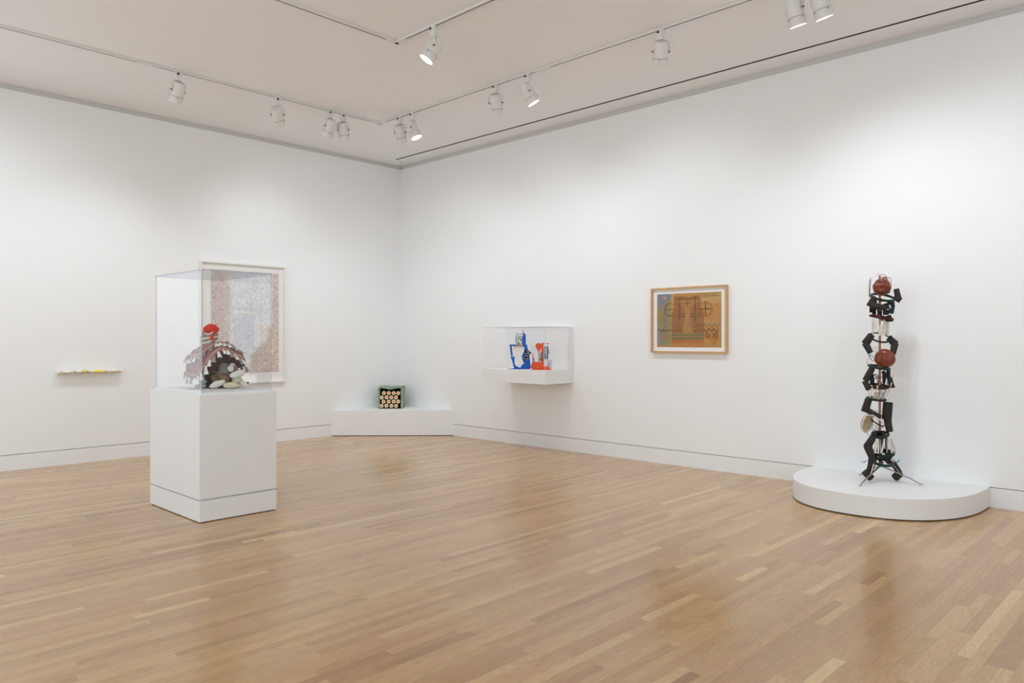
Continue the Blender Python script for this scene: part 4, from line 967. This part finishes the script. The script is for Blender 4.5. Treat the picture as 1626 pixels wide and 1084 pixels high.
# ================================================================== FLOUNCED FIGURE IN THE LARGE CASE
M['mauve'] = mat('mauve_cloth', srgb(150, 118, 112), 0.9, bump=0.5, bscale=50, var=0.18, vscale=20)
M['rose_edge'] = mat('rose_braid', srgb(176, 96, 100), 0.9, bump=0.6, bscale=90, var=0.15, vscale=50)
M['taupe_stripe'] = mat('taupe_stripe', srgb(178, 158, 142), 0.9)
M['white_cloth'] = mat('white_cloth', srgb(226, 224, 220), 0.9, bump=0.3, bscale=60, var=0.12, vscale=30)
M['grey_cloth'] = mat('grey_cloth', srgb(150, 142, 130), 0.9, bump=0.3, bscale=60, var=0.2, vscale=30)
M['red_cloth'] = mat('red_cloth', srgb(206, 52, 38), 0.85, bump=0.5, bscale=60, var=0.15, vscale=30)
M['dark_inside'] = mat('dark_brown', srgb(52, 40, 34), 0.9)
M['wood_block'] = mat('wood_block', srgb(142, 112, 78), 0.7, var=0.25, vscale=12, stretch=(1, 1, 5))
M['grey_can'] = mat('grey_can', srgb(156, 152, 148), 0.5)
M['glove_white'] = mat('white_glove', srgb(222, 214, 210), 0.9, bump=0.3, bscale=40, var=0.08, vscale=30)
M['glove_cream'] = mat('cream_glove', srgb(206, 198, 168), 0.9, bump=0.3, bscale=40)
kf = 0.12*6.45/1185
fg = thing('figure_sculpture', 'hunched cloth figure with red headscarf and tiers of white flounces, inside the large case', 'sculpture', (3.395, -4.625, DECK+0.0005), YAW)
def Fv(x, y, d=0.0): return Vector(((x-480)*kf, d, (968-y)*kf))
rg = random.Random(33)
# bell shaped body: axis leans to the right, mouth of the bell turned down and to the right
A0 = Fv(445, 374, 0.02); AX_ = (Fv(500, 800, -0.03)-A0); AXL = AX_.length; AXn = AX_.normalized()
e1 = Vector((-AXn.z, 0, AXn.x)).normalized(); e2 = AXn.cross(e1)
if e2.y < 0: e2 = -e2
def adiff(a, b): return (a-b+PI) % (2*PI)-PI
def hem(a):     # the hem sags at the front left and lifts at the front right
    return 1.0+0.40*math.exp(-(adiff(a, math.radians(-118))/0.55)**2)-0.30*math.exp(-(adiff(a, math.radians(-52))/0.55)**2)
def bell(t, a, off=0.0):
    th = min(1.0, max(0.02, t))*PI/2; ex = max(0.0, t-1.0)
    fl = 1+0.02*math.sin(a*5+1)+0.04*noise.noise(Vector((math.cos(a)*2, math.sin(a)*2, t*3)))
    rr_ = 0.235*math.sin(th)**0.85*fl*(1-ex*0.12)+off*math.sin(th)**0.5
    return A0+AXn*(0.235*(1-math.cos(th))+ex*0.30-off*math.cos(th))+e1*(rr_*math.cos(a))+e2*(rr_*0.86*math.sin(a))
def bell_patch(name, mt, tf0, tf1, off, na=72, nt=4, thick=0.004, a0=0, a1=2*PI, parent=None):
    vs = []; closed = abs(a1-a0-2*PI) < 1e-6; nn = na if closed else na+1
    for s_ in (off, off-thick):
        for j in range(nt+1):
            for i in range(nn):
                a = a0+(a1-a0)*i/na; t = tf0(a)+(tf1(a)-tf0(a))*j/nt; vs.append(bell(max(0.02, t), a, s_))
    F = []; W = nn*(nt+1)
    for j in range(nt):
        for i in range(na):
            k_ = (i+1) % nn; F.append((j*nn+i, (j+1)*nn+i, (j+1)*nn+k_, j*nn+k_)); F.append((W+j*nn+i, W+j*nn+k_, W+(j+1)*nn+k_, W+(j+1)*nn+i))
    for i in range(na):
        k_ = (i+1) % nn; F.append((i, k_, W+k_, W+i)); F.append((nt*nn+i, W+nt*nn+i, W+nt*nn+k_, nt*nn+k_))
    m = MB(); m.add(vs, F); return m.build(name, mt, parent or fg, 60)
sk = bell_patch('skirt', 'mauve', lambda a: 0.03, lambda a: hem(a)*0.96, 0.0, nt=14, thick=0.005)
def tier(tm, wd, ntab, tl):
    hi = lambda a: hem(a)*tm; lo = lambda a: hi(a)-wd
    bd = bell_patch('cloth_band', 'mauve', lo, hi, 0.007)
    bell_patch('band_stripe', 'taupe_stripe', lambda a: lo(a)+wd*0.38, lambda a: lo(a)+wd*0.62, 0.0088, nt=1, thick=0.002, parent=bd)
    bell_patch('braid_edge', 'rose_edge', lambda a: hi(a)-wd*0.20, hi, 0.0105, nt=1, thick=0.004, parent=bd)
    bell_patch('braid_edge', 'rose_edge', lo, lambda a: lo(a)+wd*0.14, 0.0095, nt=1, thick=0.003, parent=bd)
    for i in range(ntab):
        a = 2*PI*(i+rg.uniform(-0.2, 0.2))/ntab; h_ = hi(a)-0.015; base = bell(h_, a, 0.011)
        tang = (bell(h_, a+0.05)-bell(h_, a-0.05)).normalized(); along = (bell(h_+0.04, a)-bell(h_, a)).normalized()
        N_o = tang.cross(along).normalized()
        if N_o.dot(base-(A0+AXn*0.25)) < 0: N_o = -N_o
        down = (along+N_o*rg.uniform(0.25, 0.5)+Vector((0, 0, -0.25))).normalized()
        L = tl*rg.uniform(0.8, 1.15); w0, w1 = 0.007, rg.uniform(0.015, 0.023)
        sw = tang*rg.uniform(-0.012, 0.012); nrm = N_o; fold = rg.uniform(0.005, 0.010)
        vs = []
        for s_ in (0, 0.0022):
            for t_, w_ in ((0, w0), (0.5, (w0+w1)/2), (1, w1)):
                c = base+down*(L*t_)+sw*t_+nrm*(0.006*math.sin(t_*PI))
                for u_ in (-1, -0.35, 0.35, 1): vs.append(c+tang*(w_*u_)+nrm*(fold*t_*(0.7 if abs(u_) < 0.5 else -0.5)*(1 if i % 2 else 0.6))+nrm*s_)
        F = []
        for j in range(2):
            for k_ in range(3):
                F.append((j*4+k_, j*4+k_+1, j*4+k_+5, j*4+k_+4)); F.append((12+j*4+k_, 12+j*4+k_+4, 12+j*4+k_+5, 12+j*4+k_+1))
        rim = [0, 1, 2, 3, 7, 11, 10, 9, 8, 4]
        for q_ in range(10): F.append((rim[q_], 12+rim[q_], 12+rim[(q_+1) % 10], rim[(q_+1) % 10]))
        m = MB(); m.add(vs, F); m.build('flounce_tab', 'white_cloth' if rg.random() > 0.18 else 'grey_cloth', fg)
tier(0.56, 0.17, 32, 0.062)
tier(0.92, 0.18, 40, 0.068)
# shoulder scraps
for i in range(12):
    a = 2*PI*i/12+rg.uniform(-0.2, 0.2); c = bell(0.22, a, 0.008); m = MB()
    m.ball(c, (0.022, 0.016, 0.010), 8, 6, lambda u: 1+0.45*noise.noise(u*2+Vector((i, 0, 0))), Matrix.Rotation(rg.uniform(-0.5, 0.5), 3, 'Y')); m.build('collar_scrap', 'white_cloth' if i % 3 else 'grey_cloth', fg, True)
# head and scarf
hc = Fv(388, 295, 0.0)
m = MB(); m.ball(hc, (0.070, 0.062, 0.080), 22, 16, lambda u: 1+0.10*noise.noise(u*2.2)+0.03*math.sin(u.z*22)); m.build('head', 'grey_cloth', fg, True)  # white head coloured grey, shading put into the cloth colour
for k_ in range(4):
    m = MB(); n = 20; pts = [hc+Vector((0.070*math.cos(2*PI*i/n), 0.063*math.sin(2*PI*i/n), -0.050+k_*0.020+0.012*math.cos(2*PI*i/n))) for i in range(n)]
    m.tube(pts, 0.0085, 6, True, 1, True); m.build('wrapping', 'grey_cloth' if k_ % 2 else 'white_cloth', fg, True)
sc_c = Fv(420, 195, -0.012)
m = MB(); m.ball(sc_c, (0.062, 0.060, 0.044), 26, 18, lambda u: 1+0.16*noise.noise(u*2.4)+0.05*math.sin(math.atan2(u.y, u.x)*7)); scf = m.build('headscarf', 'red_cloth', fg, True)
for r_, z_, rd in ((0.047, -0.010, 0.012), (0.030, -0.016, 0.009)):
    n = 22; pts = [sc_c+Vector((0.006+r_*math.cos(2*PI*i/n), -0.034-0.006*math.sin(4*PI*i/n), r_*0.62*math.sin(2*PI*i/n)+z_*0.3)) for i in range(n)]
    m = MB(); m.tube(pts, [rd*(0.8+0.4*abs(math.sin(3.1*i/n*PI))) for i in range(n)], 8, True, 0.8, True); m.build('scarf_fold', 'red_cloth', scf, True)
m = MB(); m.tube([Fv(365, 240, -0.055), Fv(405, 262, -0.062), Fv(455, 245, -0.058), Fv(480, 205, -0.045)], [0.003, 0.006, 0.006, 0.003], 7); m.build('scarf_lining', 'white_cloth', scf, True)
for x0_, x1_, x2_ in ((425, 418, 402), (445, 445, 440), (462, 466, 470)):
    m = MB(); m.tube([Fv(x0_, 240, -0.05), Fv(x1_, 290, -0.055), Fv(x2_, 345, -0.058)], [0.008, 0.011, 0.012], 8, True, 0.7); m.build('scarf_tail', 'red_cloth', scf, True)
m = MB(); m.tube([Fv(385, 355, -0.055), Fv(430, 338, -0.062), Fv(480, 355, -0.055)], [0.004, 0.007, 0.004], 7); m.build('scarf_lining', 'white_cloth', scf, True)
# what shows under the bell
def block(name, a, b, w_, mt, ratio=1.0, seg=4):
    p_, q_ = Fv(*a), Fv(*b); lift = max(0, w_*kf*0.62-min(p_.z, q_.z)); p_.z += lift; q_.z += lift; m = MB(); m.tube([p_, q_], w_*kf/2*1.3, seg, True, ratio, False, PI/4); return m.build(name, mt, fg, seg > 5)
MB().box((Fv(212, 0).x, -0.02, 0.0), (Fv(345, 0).x, 0.09, 0.125), None, 0.002).build('inner_stand', 'grey_can', fg)
MB().box((Fv(345, 0).x, -0.02, 0.0), (Fv(720, 0).x, 0.11, 0.13), None, 0.002).build('inner_stand', 'dark_inside', fg)
block('wood_block', (500, 800, -0.08), (545, 890, -0.09), 70, 'wood_block'); block('wood_block', (530, 770, -0.06), (690, 860, -0.10), 66, 'wood_block'); block('wood_block', (640, 820, -0.10), (690, 835, -0.11), 60, 'wood_block')
block('wood_block', (680, 750, -0.05), (790, 700, -0.09), 66, 'wood_block')
m = MB(); m.tube([Fv(600, 680, -0.02), Fv(625, 790, -0.07)], [0.046, 0.046], 20); m.build('grey_can', 'grey_can', fg, True)
m = MB(); m.tube([Fv(735, 670, -0.06), Fv(735, 715, -0.11)], [0.026, 0.028], 14); m.build('cork', 'white_cloth', fg, True)
for k_ in range(7):
    c = Fv(350+rg.uniform(-12, 34), 870+k_*13, -0.075+rg.uniform(-0.01, 0.01)); m = MB(); m.ball(c, (0.016, 0.010, 0.012), 8, 6, lambda u: 1+0.4*noise.noise(u*2+Vector((k_, 3, 0)))); m.build('cloth_scrap', 'white_cloth' if k_ % 2 else 'grey_cloth', fg, True)
def mitt(name, a, b, w_, mt, rot=0.0):
    a = Fv(*a); b = Fv(*b); d = b-a; L = d.length/2; c = (a+b)/2; c.z = max(c.z, w_*kf/2*1.05+abs(d.z)/2*0.55); R3 = d.to_track_quat('X', 'Z').to_matrix()
    m = MB(); m.ball(c, (L, w_*kf/2*1.1, w_*kf/2), 20, 12, lambda u: (1+0.16*noise.noise(u*1.9+c*9))*(1.0 if abs(u.x) < 0.7 else 1.04), R3); o = m.build(name, mt, fg, True)
    return o
mitt('white_mitt', (505, 955, -0.175), (692, 888, -0.165), 84, 'glove_white'); mitt('cream_mitt', (665, 938, -0.155), (862, 930, -0.155), 84, 'glove_cream')
mitt('white_mitt', (740, 812, -0.13), (925, 752, -0.12), 96, 'glove_white'); mitt('cream_mitt', (748, 880, -0.10), (885, 850, -0.10), 84, 'glove_cream'); mitt('white_mitt', (820, 865, -0.08), (940, 940, -0.08), 78, 'glove_white')
mitt('red_scrap', (935, 905, -0.08), (957, 885, -0.08), 22, 'maroon')

for k_ in ('blue_paint', 'black_part', 'navy_part', 'limb_dark', 'checker', 'inside_black', 'orange_paint', 'red_cloth', 'maroon', 'hose_green'):
    M[k_].node_tree.nodes['Principled BSDF'].inputs['Specular IOR Level'].default_value = 0.25
